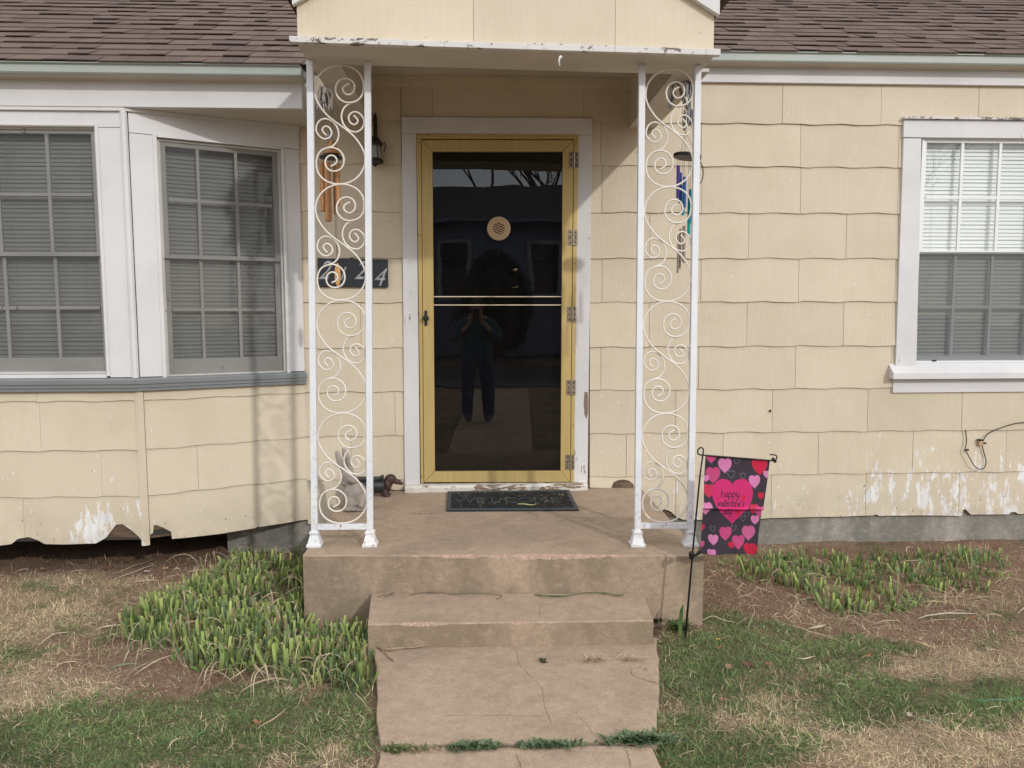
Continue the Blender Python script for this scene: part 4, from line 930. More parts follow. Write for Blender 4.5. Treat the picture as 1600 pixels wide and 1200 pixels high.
mk('body', m, M_DKPL, dog, smooth=True)
m = MB(); m.box(L0, L1-.02, DB.y-.036, DB.y+.036, .098, .112); m.box(L0-.02, L0, DB.y-.03, DB.y+.03, .10, .126); m.box(L1-.02, L1, DB.y-.03, DB.y+.03, .10, .122); mk('tray', m, M_DKPL, dog, bevel=.003)
for x in (L0+.01,): 
    for dy in (-.03, .03): m = MB().blob((x, DB.y+dy, .016), (.02, .014, .022)); mk('leg', m, M_BROWN, dog, smooth=True)

# door mat
mq = [PZ(697.5, 797, .010), PZ(904.5, 796, .010), PZ(889, 765.5, .010), PZ(699.5, 768, .010)]
mc = sum((Vector(q) for q in mq), Vector((0, 0, 0)))/4
mat_t = thing('doormat', (mc.x, mc.y, 0), 'black rubber doormat reading WELCOME, strewn with grass clippings, before the door', 'doormat')
def mlerp(s, t, z=0):
    a = Vector(mq[0]).lerp(Vector(mq[1]), s); b = Vector(mq[3]).lerp(Vector(mq[2]), s); q = a.lerp(b, t); q.z = z; return q
m = MB(); m.extrude([mlerp(0, 0, .001), mlerp(1, 0, .001), mlerp(1, 1, .001), mlerp(0, 1, .001)], (0, 0, .007)); mk('pad', m, M_RUBBER, mat_t)
m = MB()
for (a, b) in (((0, 0), (1, .07)), ((0, .93), (1, 1)), ((0, .07), (.032, .93)), ((.968, .07), (1, .93))):
    m.hexa([mlerp(a[0], a[1], .0085), mlerp(b[0], a[1], .0085), mlerp(b[0], b[1], .0085), mlerp(a[0], b[1], .0085)]+[mlerp(a[0], a[1], .012), mlerp(b[0], a[1], .012), mlerp(b[0], b[1], .012), mlerp(a[0], b[1], .012)])
mk('rim', m, M_RUBG, mat_t, bevel=.002)
def text_mb(txt, size, extrude=.001):
    c = bpy.data.curves.new('lettering', 'FONT'); c.body = txt; c.size = size; c.extrude = extrude; c.resolution_u = 3
    o = bpy.data.objects.new('lettering', c); COL.objects.link(o); dg = bpy.context.evaluated_depsgraph_get(); dg.update()
    me = bpy.data.meshes.new_from_object(o.evaluated_get(dg)); V = [tuple(v.co) for v in me.vertices]; Fc = [tuple(p.vertices) for p in me.polygons]
    bpy.data.objects.remove(o); bpy.data.curves.remove(c); bpy.data.meshes.remove(me); return V, Fc
M_LETG = simple('worn_grey_letters', (.075, .08, .085), (.03, .033, .036), 40, .7, .4, 120)
for k, ch in enumerate('WELCOME'):
    V, Fc = text_mb(ch, .155, .0016); mx = (min(v[0] for v in V)+max(v[0] for v in V))/2; c0 = mlerp(.145+.118*k+(.0 if k else -.005), .36)
    m = MB(); m.add([(c0.x+(v[0]-mx)*.80, c0.y+v[1]*1.15, .0095+v[2]) for v in V], Fc); mk('letter', m, M_LETG, mat_t)
m = MB()
for i in range(900):
    q = mlerp(.04+.92*random.random(), .08+.84*random.random(), .0085); r = .003; m.box(q.x-r, q.x+r, q.y-r, q.y+r, .0082, .0105)
mk('pile', m, M_RUBBER, mat_t, kind='stuff')

# house number plaque
pl = [F0.uv(496.5, 448, .03), F0.uv(606.5, 449, .03), F0.uv(606, 405.5, .03), F0.uv(496, 403.5, .03)]
M_PLQ = painted('black_wood_plaque', (.020, .023, .028), (.13, .10, .085), .74, 16, (.4, 1, 1), rough=.5)
pq = thing('number_plaque', F0.p((pl[0][0]+pl[1][0])/2, pl[0][1], .02), 'black wooden plaque with silver numerals 2124 on the wall left of the door', 'plaque')
m = MB(); m.fquad(F0, pl, .016, .032); mk('board', m, M_PLQ, pq, bevel=.003)
M_SILV = simple('worn_silver', (.46, .46, .48), (.22, .22, .23), 50, .45, metal=.3)
for ch, x, y, h in (('2', 503, 436, 28), ('1', 531, 437.5, 20), ('2', 559, 436, 28), ('4', 588, 446.5, 27)):
    V, Fc = text_mb(ch, 1.0, .02); ymax = max(v[1] for v in V); s_ = h*.00387/ymax; mx = (min(v[0] for v in V)+max(v[0] for v in V))/2; u, v = F0.uv(x+2, y, .034)
    m = MB(); m.add([F0.p(u+(q[0]-mx)*s_*.85+.38*q[1]*s_, v+q[1]*s_, .0335+q[2]*.05) for q in V], Fc); mk('numeral', m, M_SILV, pq)
u, v = F0.uv(549.5, 405, .032); mk('hanger', MB().lathe(F0.p(u, v+.003, .016), [(.008, 0), (.008, .012)], 12, axis=(0, -1, 0)), M_BLACK, pq)

# wall lantern
M_LAN = simple('aged_bronze_lantern', (.050, .048, .042), (.028, .025, .02), 24, .5, .3, 80, metal=.5)
M_LGL = simple('frosted_lantern_glass', (.36, .37, .34), (.30, .31, .29), 6, .3)
ls = .00385; u0_, v0_ = F0.uv(586, 258, .07)
def lp(x, y, w=.07): return F0.p(u0_+(x-586)*ls, v0_+(258-y)*ls, w)
lan = thing('wall_lantern', lp(586, 258), 'small bronze wall lantern with frosted glass left of the door', 'lantern')
m = MB(); m.fbox(F0, u0_-.010, u0_+.010, v0_+.06, v0_+.28, .014, .024); m.tube([lp(586, 196, .02), lp(586, 190, .05), lp(586, 200, .07), lp(586, 214, .07)], .006, 8); m.lathe(lp(586, 186, .02), [(.004, 0), (.012, .012), (.006, .02), (.002, .035)], 10); mk('bracket', m, M_LAN, lan)
m = MB(); m.lathe(lp(586, 229), [(.046, 0), (.050, .008), (.040, .022), (.034, .032), (.020, .048), (.008, .056), (.006, .070), (.012, .078), (.004, .09)], 8); mk('cap', m, M_LAN, lan)
m = MB(); m.lathe(lp(586, 248), [(.042, 0), (.030, .072)], 6); mk('glass', m, M_LGL, lan)
m = MB(); m.lathe(lp(586, 257), [(.006, -.012), (.018, 0), (.048, .006), (.050, .016), (.044, .030)], 8); mk('base', m, M_LAN, lan)
m = MB()
for k in range(6): a = k*math.pi/3; c0 = Vector(lp(586, 248)); m.tube([c0+Vector((.043*math.cos(a), .043*math.sin(a), 0)), c0+Vector((.031*math.cos(a), .031*math.sin(a), .074))], .0028, 5)
m.tube([lp(598, 226), lp(601, 224), lp(602.5, 230), lp(600, 238)], .003, 6); mk('rib', m, M_LAN, lan)

# bamboo wind chime
YB = -.62; bs = (4.7+YB)/FPX; ZB = 2.205
def bp(x, y, dy=0.): q = PY(x, y, YB); return Vector((q[0], q[1]+dy, q[2]))
M_BAM = simple('varnished_bamboo', (.50, .25, .09), (.28, .11, .038), 12, .4, .2, 60, stretch=(1, 1, .2))
M_STR = simple('dark_string', (.09, .06, .045), rough=.8)
bc = thing('bamboo_chime', bp(516, 350), 'orange bamboo tube wind chime hanging behind the left iron post', 'wind chime', None)
top = bp(519, 200); top.z = ZB
m = MB(); m.lathe(bp(517, 248), [(.055, 0), (.058, .006), (.05, .014)], 18); mk('disc', m, M_BLACK, bc)
m = MB(); m.lathe(bp(519, 241), [(.042, 0), (.036, .02), (.020, .05), (.010, .07)], 12); mk('top', m, M_BAM, bc)
m = MB(); m.tube([bp(519, 224), bp(519, 205), top], .0015, 5)
for (x, yt, dy) in ((506.5, 252, -.02), (516, 252, -.045), (528.5, 252, -.01), (522, 252, .04), (511, 252, .04)): m.tube([bp(x, 240, dy), bp(x, yt+8, dy)], .001, 4)
m.tube([bp(519, 246), bp(527, 416)], .001, 4)
mk('string', m, M_STR, bc)
for (x, y0, y1, r, dy) in ((506.5, 254, 331, .0135, -.02), (516, 256, 348, .0165, -.045), (528.5, 256, 322, .0145, -.01), (523, 258, 334, .012, .04), (510, 258, 322, .012, .045)):
    m = MB(); a, b = bp(x, y0, dy), bp(x, y1, dy); L = a.z-b.z
    m.lathe(b, [(r*.7, 0), (r, .004), (r, L*.45), (r*1.12, L*.47), (r, L*.49), (r, L)], 12); m.lathe(a-Vector((0, 0, .06)), [(r*.6, 0), (r*.6, .061)], 8)
    mk('tube', m, M_BAM, bc, smooth=False)
m = MB(); c0 = bp(527.5, 429); V = []
for k in range(20): a = 2*math.pi*k/20; V.append(c0+Vector((.0155*math.cos(a)*(1 if math.sin(a) < .6 else .75), -.003, .060*math.sin(a))))
m.extrude(V, (0, .006, 0)); mk('sail', m, simple('pale_bamboo', (.62, .36, .14), (.5, .27, .09), 12, .45), bc, bevel=.001)
m = MB(); m.tube([bp(513.5, 214, -.01), bp(516, 209, -.01), bp(512, 213, .0), bp(510, 219, .01), bp(513, 222)], .006, 6); m.tube([bp(524, 214), bp(521, 218), bp(525, 220)], .004, 6); mk('charm', m, M_SILV, bc, smooth=True)

# metal wind chime
YC = -.86
def cp_(x, y, dy=0.): q = PY(x, y, YC); return Vector((q[0], q[1]+dy, q[2]))
ch = thing('metal_chime', cp_(1074, 425), 'wind chime with black disc and coloured metal tubes behind the right iron post', 'wind chime')
c0 = cp_(1074, 244); tilt = Matrix.Rotation(math.radians(7), 3, 'Y')
m = MB(); n = 28; V = []
for r, h in ((.066, -.010), (.068, -.004), (.068, .006), (.060, .009)):
    for k in range(n): a = 2*math.pi*k/n; V.append(c0+tilt@Vector((r*math.cos(a), r*math.sin(a), h)))
m.add(V, [(i*n+k, i*n+(k+1) % n, (i+1)*n+(k+1) % n, (i+1)*n+k) for i in range(3) for k in range(n)]+[tuple(reversed(range(n))), tuple(range(3*n, 4*n))]); mk('disc', m, M_BLACK, ch)
m = MB(); tp = cp_(1071, 206); hk = Vector((tp.x+.01, tp.y-.12, 2.19))
for a in (0, 2.1, 4.2): m.tube([c0+tilt@Vector((.05*math.cos(a), .05*math.sin(a), .008)), tp], .0009, 4)
m.tube([tp, hk], .001, 4)
tubes = [(1054.5, 262, 312, 365, 427, -.055, (.075, .045, .24)), (1059.5, 272, 319, 358, 420, -.035, (.05, .07, .28)), (1064, 280, 327, 354, 412, -.06, (.035, .085, .26)), (1069.5, 288, 335, 352, 408, .03, (.02, .26, .28)), (1075, 298, 350, 356, 404, -.04, (.01, .24, .30)), (1080.5, 305, 365, 354, 400, .05, (.02, .35, .30)), (1089, 300, 340, 358, 398, .0, (.04, .4, .25))]
for (x, y0, y1, y2, y3, dy, col) in tubes: m.tube([cp_(x, 248, dy), cp_(x, y0, dy)], .0009, 4)
mk('string', m, M_STR, ch)
M_BRZ = simple('bronze_tube', (.33, .27, .21), (.24, .19, .15), 8, .35, metal=.6)
for i, (x, y0, y1, y2, y3, dy, col) in enumerate(tubes):
    a, b = cp_(x, y0, dy), cp_(x, y1, dy); mt = simple('anodised_tube', col, tuple(q*.7 for q in col), 8, .3, metal=.5)
    mk('tube', MB().lathe(b, [(.0085, 0), (.0085, a.z-b.z)], 12), mt, ch, smooth=False)
    if i < 4:
        a2, b2 = cp_(x+1.5, y2, dy+.02), cp_(x+1.5, y3, dy+.02); mk('tube', MB().lathe(b2, [(.0055, 0), (.0055, a2.z-b2.z)], 10), M_BRZ, ch)
m = MB(); m.tube([cp_(1096+7*math.sin(t)-4, 270-17*math.cos(t), 0) for t in np.linspace(.2, math.pi-.2, 12)], .0022, 6); m.tube([cp_(1092, 253), cp_(1092, 300)], .001, 4); mk('ring', m, M_BLACK, ch)

# glass ornament above it
YO = -.95
def op(x, y, dy=0.): q = PY(x, y, YO); return Vector((q[0], q[1]+dy, q[2]))
M_ORN = MT('grey_glass_petal'); M_ORN = M_ORN.fin((.22, .21, .21), .12, metal=.6)
orn = thing('hanging_ornament', op(1066, 200), 'silver grey looped petal ornament hanging at the top of the right iron post', 'ornament')
for (x0, y0, x1, y1, w, dy) in ((1077, 106, 1074, 151, 5.5, 0), (1082, 112, 1081, 150, 4, .02), (1050, 134, 1046, 170, 4.5, -.01), (1059, 128, 1073, 171, 4, .0), (1078, 150, 1078, 196, 4.5, .01), (1070, 172, 1069, 204, 4, 0), (1080, 172, 1080, 200, 3.5, -.015), (1056, 142, 1050, 160, 3.5, .02)):
    m = MB(); pth = []; 
    for k in range(17):
        t = k/16; s = math.sin(t*math.pi*2); f = (1-math.cos(t*2*math.pi))/2; x = x0+(x1-x0)*f + w*s*(.5+.5*f)*.9; y = y0+(y1-y0)*f; pth.append(op(x, y, dy+.01*s))
    m.tube(pth[:-1], .0032, 6, closed=True); m.add([Vector(p)+Vector((0, .002, 0)) for p in pth[:-1]], [tuple(range(16))]); mk('petal', m, M_ORN, orn)
m = MB(); a = op(1070, 110); m.tube([Vector((a.x, a.y, 2.189)), op(1068, 128), op(1072, 160), op(1074, 190)], .0012, 5); m.tube([op(1050, 135), op(1060, 129), op(1068, 128), op(1077, 118)], .0025, 6); mk('wire', m, M_BLACK, orn)

# ================================================================== GARDEN FLAG
YFL = -1.509
def fp(x, y, dy=0.): q = PY(x, y, YFL); return Vector((q[0], q[1]+dy, q[2]))
gp = PZ(1070, 1004, float(gz(.9, -1.5))-.01)
fl = thing('garden_flag', fp(1070, 1004), 'small dark valentine flag covered in pink and red hearts on a leaning black stake', 'garden flag')
M_POLE = simple('black_flag_stake', (.012, .012, .013), rough=.4, metal=.2)
m = MB(); path = [fp(1069, 1040), fp(1070, 1004), fp(1082, 866), fp(1093.5, 745), fp(1098, 712)]
m.tube(path, [.0055, .0055, .0042, .0038, .0036], 8)
lpth = [fp(1098, 712), fp(1099, 703), fp(1096.5, 699.5), fp(1092.5, 700.5), fp(1090, 705), fp(1091.5, 709.5), fp(1096.5, 711), fp(1110, 712, .003), fp(1204, 719.5, .003), fp(1209, 720.5)]
m.tube([Vector((q.x, q.y, q.z)) for q in catmull([(p.x, p.z) for p in lpth], 3) and [Vector((c.x, YFL, c.y)) for c in catmull([(p.x, p.z) for p in lpth], 3)]], .0032, 6)
m.tube([Vector((c.x, YFL, c.y)) for c in catmull([(p.x, p.z) for p in (fp(1208, 720.5), fp(1213.5, 717), fp(1213, 712), fp(1208, 710.5), fp(1203, 710.5))], 4)], .0028, 6)
m.tube([fp(1207, 716), fp(1212, 722)], .0065, 8)
mk('stake', m, M_POLE, fl, smooth=True)
m = MB(); c0 = fp(1080.5, 868); m.lathe(c0-Vector((0, 0, .014)), [(.011, 0), (.012, .004), (.012, .026), (.010, .030)], 12); m.tube([c0, fp(1087, 866, -.01), fp(1094, 859.5, -.01)], [.008, .006, .009], 8); mk('clip', m, M_POLE, fl)
# cloth with printed hearts: vertex colours on a fine grid
NW, NH = 210, 310
TL, TR, BR, BL = [fp(*q) for q in ((1103, 711.5), (1204.5, 719), (1181, 866.5), (1096, 866))]
LET = {'h': [[(0, 1.7), (0, 0)], [(0, .7), (.25, 1), (.45, .9), (.5, .6), (.5, 0), (.65, .1)]], 'a': [[(.5, .9), (.2, 1), (0, .5), (.15, 0), (.4, .2), (.5, .9), (.5, .1), (.68, .1)]],
 'p': [[(0, 1), (0, -.8)], [(0, .7), (.25, 1), (.5, .75), (.45, .2), (.2, 0), (0, .2)]], 'y': [[(0, 1), (.05, .3), (.25, 0), (.5, .4)], [(.5, 1), (.45, -.3), (.2, -.8), (-.05, -.5)]],
 'v': [[(-.05, .9), (.1, 1), (.2, .1), (.5, 1), (.65, .85)]], 'l': [[(.05, .3), (.35, 1.4), (.25, 1.7), (.1, 1.4), (.1, .2), (.3, 0), (.45, .2)]], 'e': [[(0, .5), (.4, .65), (.35, 1), (.1, .9), (0, .4), (.2, 0), (.5, .3)]],
 'n': [[(0, 1), (0, 0)], [(0, .7), (.25, 1), (.45, .9), (.5, 0), (.65, .1)]], 't': [[(.15, 1.5), (.1, .2), (.3, 0), (.45, .2)], [(-.1, 1), (.45, 1.05)]], 'i': [[(.1, 1), (.1, .1), (.3, 0)]], 's': [[(.45, .95), (.15, .95), (.1, .6), (.4, .4), (.35, 0), (0, .05)]],
 'd': [[(.5, .9), (.2, 1), (0, .5), (.15, 0), (.4, .2), (.55, .7)], [(.6, 1.7), (.5, .2), (.65, 0)]], "'": [[(.1, 1.5), (.05, 1.2)]]}
def script(txt, x0, x1, ybase, xh, slant=.18):
    adv = {'l': .5, 'i': .4, 't': .5, "'": .25, 's': .6}; W = sum(adv.get(c, .72) for c in txt); k = (x1-x0)/W; out = []; x = 0
    for c in txt:
        for st in LET[c]: out.append([(x0+k*(x+q[0])+slant*xh*q[1], ybase-xh*q[1]) for q in st])
        x += adv.get(c, .72)
    return out
strokes = script('happy', 1126, 1155, 776, 7) + script("valentine's", 1120, 1162, 790, 6) + script('day', 1129, 1144, 803, 6.5) + [[(1119, 796), (1124, 797.5)], [(1148, 797), (1156, 795.5)]]
C_ = dict(big=srgb(192, 46, 104), lp=srgb(198, 120, 164), rose=srgb(190, 74, 122), red=srgb(186, 38, 66), red2=srgb(192, 56, 84), mauve=srgb(190, 96, 140), bg=srgb(60, 52, 60))
HE = [(1188,730,28,'red',0),(1198.5,742,12,'lp',0),(1112,716,19,'rose',0),(1133.5,729,24,'lp',0),(1115,744,26,'rose',1),(1104.5,748.5,11,'lp',0),(1108,768,22,'red2',1),(1160,757,17,'red',0),(1189,775,11,'red',0),(1178,796,17,'red2',1),(1188,800,18,'rose',0),
      (1144.5,786,72,'big',0),(1179,753.5,21,'lp',0),(1103,795,21,'lp',0),(1181.5,814,15,'lp',0),(1097,826,12.5,'red',0),(1134,835,23,'rose',1),(1154.5,849,23,'rose',1),(1171,835,24,'mauve',1),(1114.5,844,17,'lp',0),(1097,852,11,'rose',0),(1143.5,853,11,'red',0),(1173,861,22,'red',1),(1111.5,865,14,'lp',0),
      (1153,801,9,'red',0),(1122,778,5,'red',0),(1161,777,8,'red',0)]
HO = [(1152,722,9),(1143,742,12),(1161,744,8.5),(1114,826.5,8.5),(1147,826,9),(1094,843,7),(1162,811,9),(1168,805,9)]
def heart_d(X, Y, cx, cy, w):
    x = np.abs(X-cx)/(w/2)*1.14; y = -(Y-cy)/(w/2)*1.12 + .12
    return x*x + (y-.62*np.sqrt(np.minimum(x, 1.3)))**2*1.05 - 1.0
S, T = np.meshgrid(np.linspace(0, 1, NW), np.linspace(0, 1, NH)); px = (1103+(1204.5-1103)*S)*(1-T)+(1096+(1181-1096)*S)*T; py = (711.5+(719-711.5)*S)*(1-T)+(866+.5*S)*T
col = np.tile(np.array(C_['bg']), (NH, NW, 1)); col *= (.9+.2*fbm(S*40, T*60, 2))[..., None]
for cx, cy, w, cn, stp in HE:
    d = heart_d(px, py, cx, cy, w); m_ = d < 0; cc = np.array(C_[cn]); f = np.ones_like(px)
    if stp: f = np.where((py % 3.0) < .9, .72, 1.0)
    col[m_] = (cc[None, :]*f[m_][:, None])
for cx, cy, w in HO: d = np.abs(heart_d(px, py, cx, cy, w)); m_ = d < .16; col[m_] = col[m_]*.35+np.array([.25, .25, .28])*.65
for st in strokes:
    for (xa, ya2), (xb, yb2) in zip(st[:-1], st[1:]):
        vx, vy = xb-xa, yb2-ya2; L2 = vx*vx+vy*vy+1e-9; t = np.clip(((px-xa)*vx+(py-ya2)*vy)/L2, 0, 1); dd = np.hypot(px-xa-t*vx, py-ya2-t*vy); col[dd < .58] = (.035, .02, .03)
P3 = (np.array(TL)[None, None]*(1-S)[..., None]+np.array(TR)[None, None]*S[..., None])*(1-T)[..., None] + (np.array(BL)[None, None]*(1-S)[..., None]+np.array(BR)[None, None]*S[..., None])*T[..., None]
cre = T-(.525-.01*S); dy = -.010*np.exp(-(cre/.012)**2)*1.0 - .012*np.exp(-np.abs(cre)/.12)*(cre < 0) + .010*np.sin(S*7+T*3)*(T*.8+.1) + .004*np.sin(S*15+1)*T + .004*np.sin(T*9+S*2)
P3[..., 1] += dy + .004
i = np.arange(NW*NH).reshape(NH, NW); Q = np.stack([i[:-1, :-1], i[1:, :-1], i[1:, 1:], i[:-1, 1:]], -1).reshape(-1, 4)
me = bpy.data.meshes.new('cloth'); me.from_pydata((P3.reshape(-1, 3)-np.array(fl.location)).tolist(), [], Q.tolist()); me.polygons.foreach_set('use_smooth', [True]*len(me.polygons))
a = me.color_attributes.new('print', 'FLOAT_COLOR', 'POINT'); a.data.foreach_set('color', np.concatenate([col, np.ones((NH, NW, 1))], -1).astype(np.float32).ravel())
t = MT('printed_cloth'); c = t.n('ShaderNodeVertexColor', layer_name='print').outputs[0]; wv = t.noise(t.pos((1, 1, 1)), 900, 1); me.materials.append(t.fin(c, .85, t.bump(wv, .2, .0006), spec=.2))
o = bpy.data.objects.new('cloth', me); COL.objects.link(o); o.parent = fl; o['label'] = 'dark plum cloth printed with hearts and the words happy valentine\'s day'
sol = o.modifiers.new('thickness', 'SOLIDIFY'); sol.thickness = .0008
m = MB(); m.extrude([fp(1098.5, 713, .004), fp(1103, 713, .004), fp(1096, 866, .004), fp(1092.5, 812, .004)], (0, .001, 0))
# ------------------------------------------------------------------ cable on the wall
cpt = [(1510,672),(1511,690),(1508,700),(1507.5,703),(1513,715),(1521,728),(1531,733),(1538,730),(1541.5,722),(1540,712),(1537,702),(1536,694),(1539.5,685),(1546,677.5),(1562,670),(1585,662.5),(1600,660.5),(1640,656),(1800,640)]
cb = thing('wall_cable', F0.p(*F0.uv(1531, 733, .02), .02), 'thin black cable looped on the siding below the right window', 'cable')
cpth = [F0.uv(x, y, .03) for x, y in cpt]; sm = catmull(cpth, 4)
mk('cable', MB().tube([F0.p(q.x, q.y, .022+.022*math.sin(min(1, k/len(sm)*2)*math.pi)**2) for k, q in enumerate(sm)], .0030, 7), M_BLACK, cb, smooth=True)
u, v = F0.uv(1531, 692, .02); m = MB(); m.fbox(F0, u-.010, u+.016, v-.016, v+.014, .008, .030); mk('clamp', m, M_TAN, cb, bevel=.002)
m = MB(); m.fbox(F0, u-.014, u+.012, v+.0145, v+.024, .010, .034); m.fbox(F0, u+.016, u+.034, v-.006, v+.004, .018, .034); u, v = F0.uv(1510, 703, .02); m.fbox(F0, u-.004, u+.010, v-.004, v+.006, .012, .032); mk('clip', m, M_BLACK, cb, bevel=.001)
u, v = F0.uv(1185+20, 642, .02); m = MB(); m.fbox(F0, u-.008, u+.0, v-.008, v+.006, .010, .020); mk('nail', m, M_HOLE, wall)

# ================================================================== VEGETATION
def leaf_mat(name, rough=.6, trans=.25):
    t = MT(name); c = t.n('ShaderNodeVertexColor', layer_name='tint').outputs[0]
    t.fin(c, rough, spec=.25); tr = t.n('ShaderNodeBsdfTranslucent'); t.l(c, tr.inputs[0]); mx = t.n('ShaderNodeMixShader'); mx.inputs[0].default_value = trans
    t.l(t.b.outputs[0], mx.inputs[1]); t.l(tr.outputs[0], mx.inputs[2]); t.l(mx.outputs[0], t.out.inputs[0]); return t.m
M_LEAF = leaf_mat('living_leaf'); M_DRY = leaf_mat('dry_leaf', .8, .15)
def ribbon_mesh(name, P, Wd, side, col):
    """P: (n,k,3) centre lines, Wd: (n,k) half widths, side: (n,3) or (n,k,3), col: (n,k,3)"""
    n, k, _ = P.shape; sd = side[:, None, :] if side.ndim == 2 else side
    V = np.stack([P-sd*Wd[..., None], P+sd*Wd[..., None]], 2).reshape(-1, 3)
    C = np.repeat(col[:, :, None, :], 2, 2).reshape(-1, 3)
    b = np.arange(n)[:, None, None]*2*k; j = np.arange(k-1)[None, :, None]*2; F = (b+j+np.array([0, 1, 3, 2])[None, None]).reshape(-1, 4)
    me = bpy.data.meshes.new(name); me.vertices.add(len(V)); me.vertices.foreach_set('co', V.astype(np.float32).ravel())
    me.loops.add(F.size); me.loops.foreach_set('vertex_index', F.astype(np.int32).ravel()); me.polygons.add(len(F)); me.polygons.foreach_set('loop_start', (np.arange(len(F))*4).astype(np.int32)); me.polygons.foreach_set('loop_total', np.full(len(F), 4, np.int32))
    me.update(calc_edges=True)
    a = me.color_attributes.new('tint', 'FLOAT_COLOR', 'POINT'); a.data.foreach_set('color', np.hstack([C, np.ones((len(C), 1))]).astype(np.float32).ravel()); me.polygons.foreach_set('use_smooth', [True]*len(F))
    return me
def put(me, name, mat, kind=None, label=None, cat=None, parent=None, group=None):
    me.materials.append(mat); o = bpy.data.objects.new(name, me); COL.objects.link(o)
    if parent: o.parent = parent
    return tag(o, label, cat, group, kind)
def hard(x, y):   # standing on concrete
    yy = -y; inw = (yy > 1.3) & (yy < 2.37) & (x > -.434+(yy-1.64)*.175+.0) & (x < .757-(yy-1.64)*.25)
    inw |= (yy >= 2.37) & (x > -.31) & (x < .56+(yy-2.4)*.05)
    inw |= (yy < 1.69) & (yy > 1.2) & (x > -.48) & (x < .75)
    inw |= (yy < 1.385) & (x > PX0-.005) & (x < PX1+.005)
    return inw
def sample(n):
    # even in the picture, so the near lawn is as dense as the eye needs; placed on the real ground
    y = -np.power(rng.random(n), .75)*3.3 + .05; dpt = 4.7+y; x = (rng.random(n)*2-1)*(dpt*.80+.35)+dpt*.05
    ok = ~hard(x, y) & (y < -.02); return x[ok], y[ok]
def lerp3(a, b, t): return np.array(a)[None]*(1-t[:, None])+np.array(b)[None]*t[:, None]
def grass(name, n, dens, hgt, wid, c0, c1, curl, flat, mat, label, cat, seg=3, seed=0):
    x, y = sample(n); g, d, s = masks(x, y); p = dens(g, d, s); keep = rng.random(len(x)) < p; x, y = x[keep], y[keep]; m = len(x)
    z = gz(x, y); tuft = fbm(x*14, y*14, 71+seed); h = hgt*(.45+.9*rng.random(m))*(.35+1.5*tuft**1.3); an = rng.random(m)*2*np.pi; lean = flat*(.3+rng.random(m)); ca, sa = np.cos(an), np.sin(an)
    t = np.linspace(0, 1, seg+1)[None]; L = h[:, None]
    el = (np.pi/2-lean[:, None]) - curl*(rng.random(m)[:, None]-.25)*t*1.6
    st = L/seg; dx = np.cumsum(np.cos(el)*st, 1)-np.cos(el[:, :1])*st; dz = np.cumsum(np.sin(el)*st, 1)-np.sin(el[:, :1])*st
    yaw = an[:, None]+curl*(rng.random(m)[:, None]-.5)*t*1.2
    P = np.stack([x[:, None]+np.cos(yaw)*dx, y[:, None]+np.sin(yaw)*dx, z[:, None]-.004+np.maximum(dz, .001+.006*rng.random(m)[:, None])], -1)
    W = wid*(.6+.8*rng.random(m))[:, None]*(1-t**1.6*.92); tw = an+np.pi/2+rng.normal(0, .5, m); side = np.stack([np.cos(tw), np.sin(tw), rng.normal(0, .25, m)], -1)
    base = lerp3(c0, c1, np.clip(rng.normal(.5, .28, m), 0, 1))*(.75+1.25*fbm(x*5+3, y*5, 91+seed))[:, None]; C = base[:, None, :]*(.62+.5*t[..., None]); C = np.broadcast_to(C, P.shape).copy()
    print(name, m); return put(ribbon_mesh(name, P, W, side, C), name, mat, 'stuff', label, cat)
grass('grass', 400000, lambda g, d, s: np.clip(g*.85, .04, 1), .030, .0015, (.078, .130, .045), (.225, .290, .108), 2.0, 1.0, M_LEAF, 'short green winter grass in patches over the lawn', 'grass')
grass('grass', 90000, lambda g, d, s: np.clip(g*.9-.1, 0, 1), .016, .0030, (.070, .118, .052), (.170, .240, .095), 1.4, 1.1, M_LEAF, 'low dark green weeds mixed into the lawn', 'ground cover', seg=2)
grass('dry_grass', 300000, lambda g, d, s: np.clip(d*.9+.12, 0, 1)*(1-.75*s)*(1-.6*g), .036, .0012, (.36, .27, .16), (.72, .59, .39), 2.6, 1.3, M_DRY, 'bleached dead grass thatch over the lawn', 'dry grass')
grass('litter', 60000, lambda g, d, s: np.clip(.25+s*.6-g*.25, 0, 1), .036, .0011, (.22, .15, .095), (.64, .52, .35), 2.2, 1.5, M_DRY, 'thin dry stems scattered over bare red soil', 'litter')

# crumbs of soil
x, y = sample(60000); g, d, s = masks(x, y); k_ = rng.random(len(x)) < np.clip(s*1.0+.12, 0, 1)*.5; x, y = x[k_], y[k_]; m_ = len(x); r = .0016+.0042*rng.random(m_)**3
o4 = np.array([[1, 0, -.3], [-.5, .87, -.3], [-.5, -.87, -.3], [0, 0, .9]]); P = np.stack([x, y, gz(x, y)+r*.3], -1)[:, None]+o4[None]*r[:, None, None]*(.7+.6*rng.random((m_, 4, 1)))
F = (np.arange(m_)[:, None, None]*4+np.array([[0, 1, 3], [1, 2, 3], [2, 0, 3]])[None]).reshape(-1, 3)
me = bpy.data.meshes.new('soil_crumbs'); me.from_pydata(P.reshape(-1, 3).tolist(), [], F.tolist()); put(me, 'soil_crumbs', simple('soil_crumb', (.17, .105, .07), (.07, .042, .03), 60, .95), 'stuff', 'loose crumbs of reddish brown soil', 'soil')

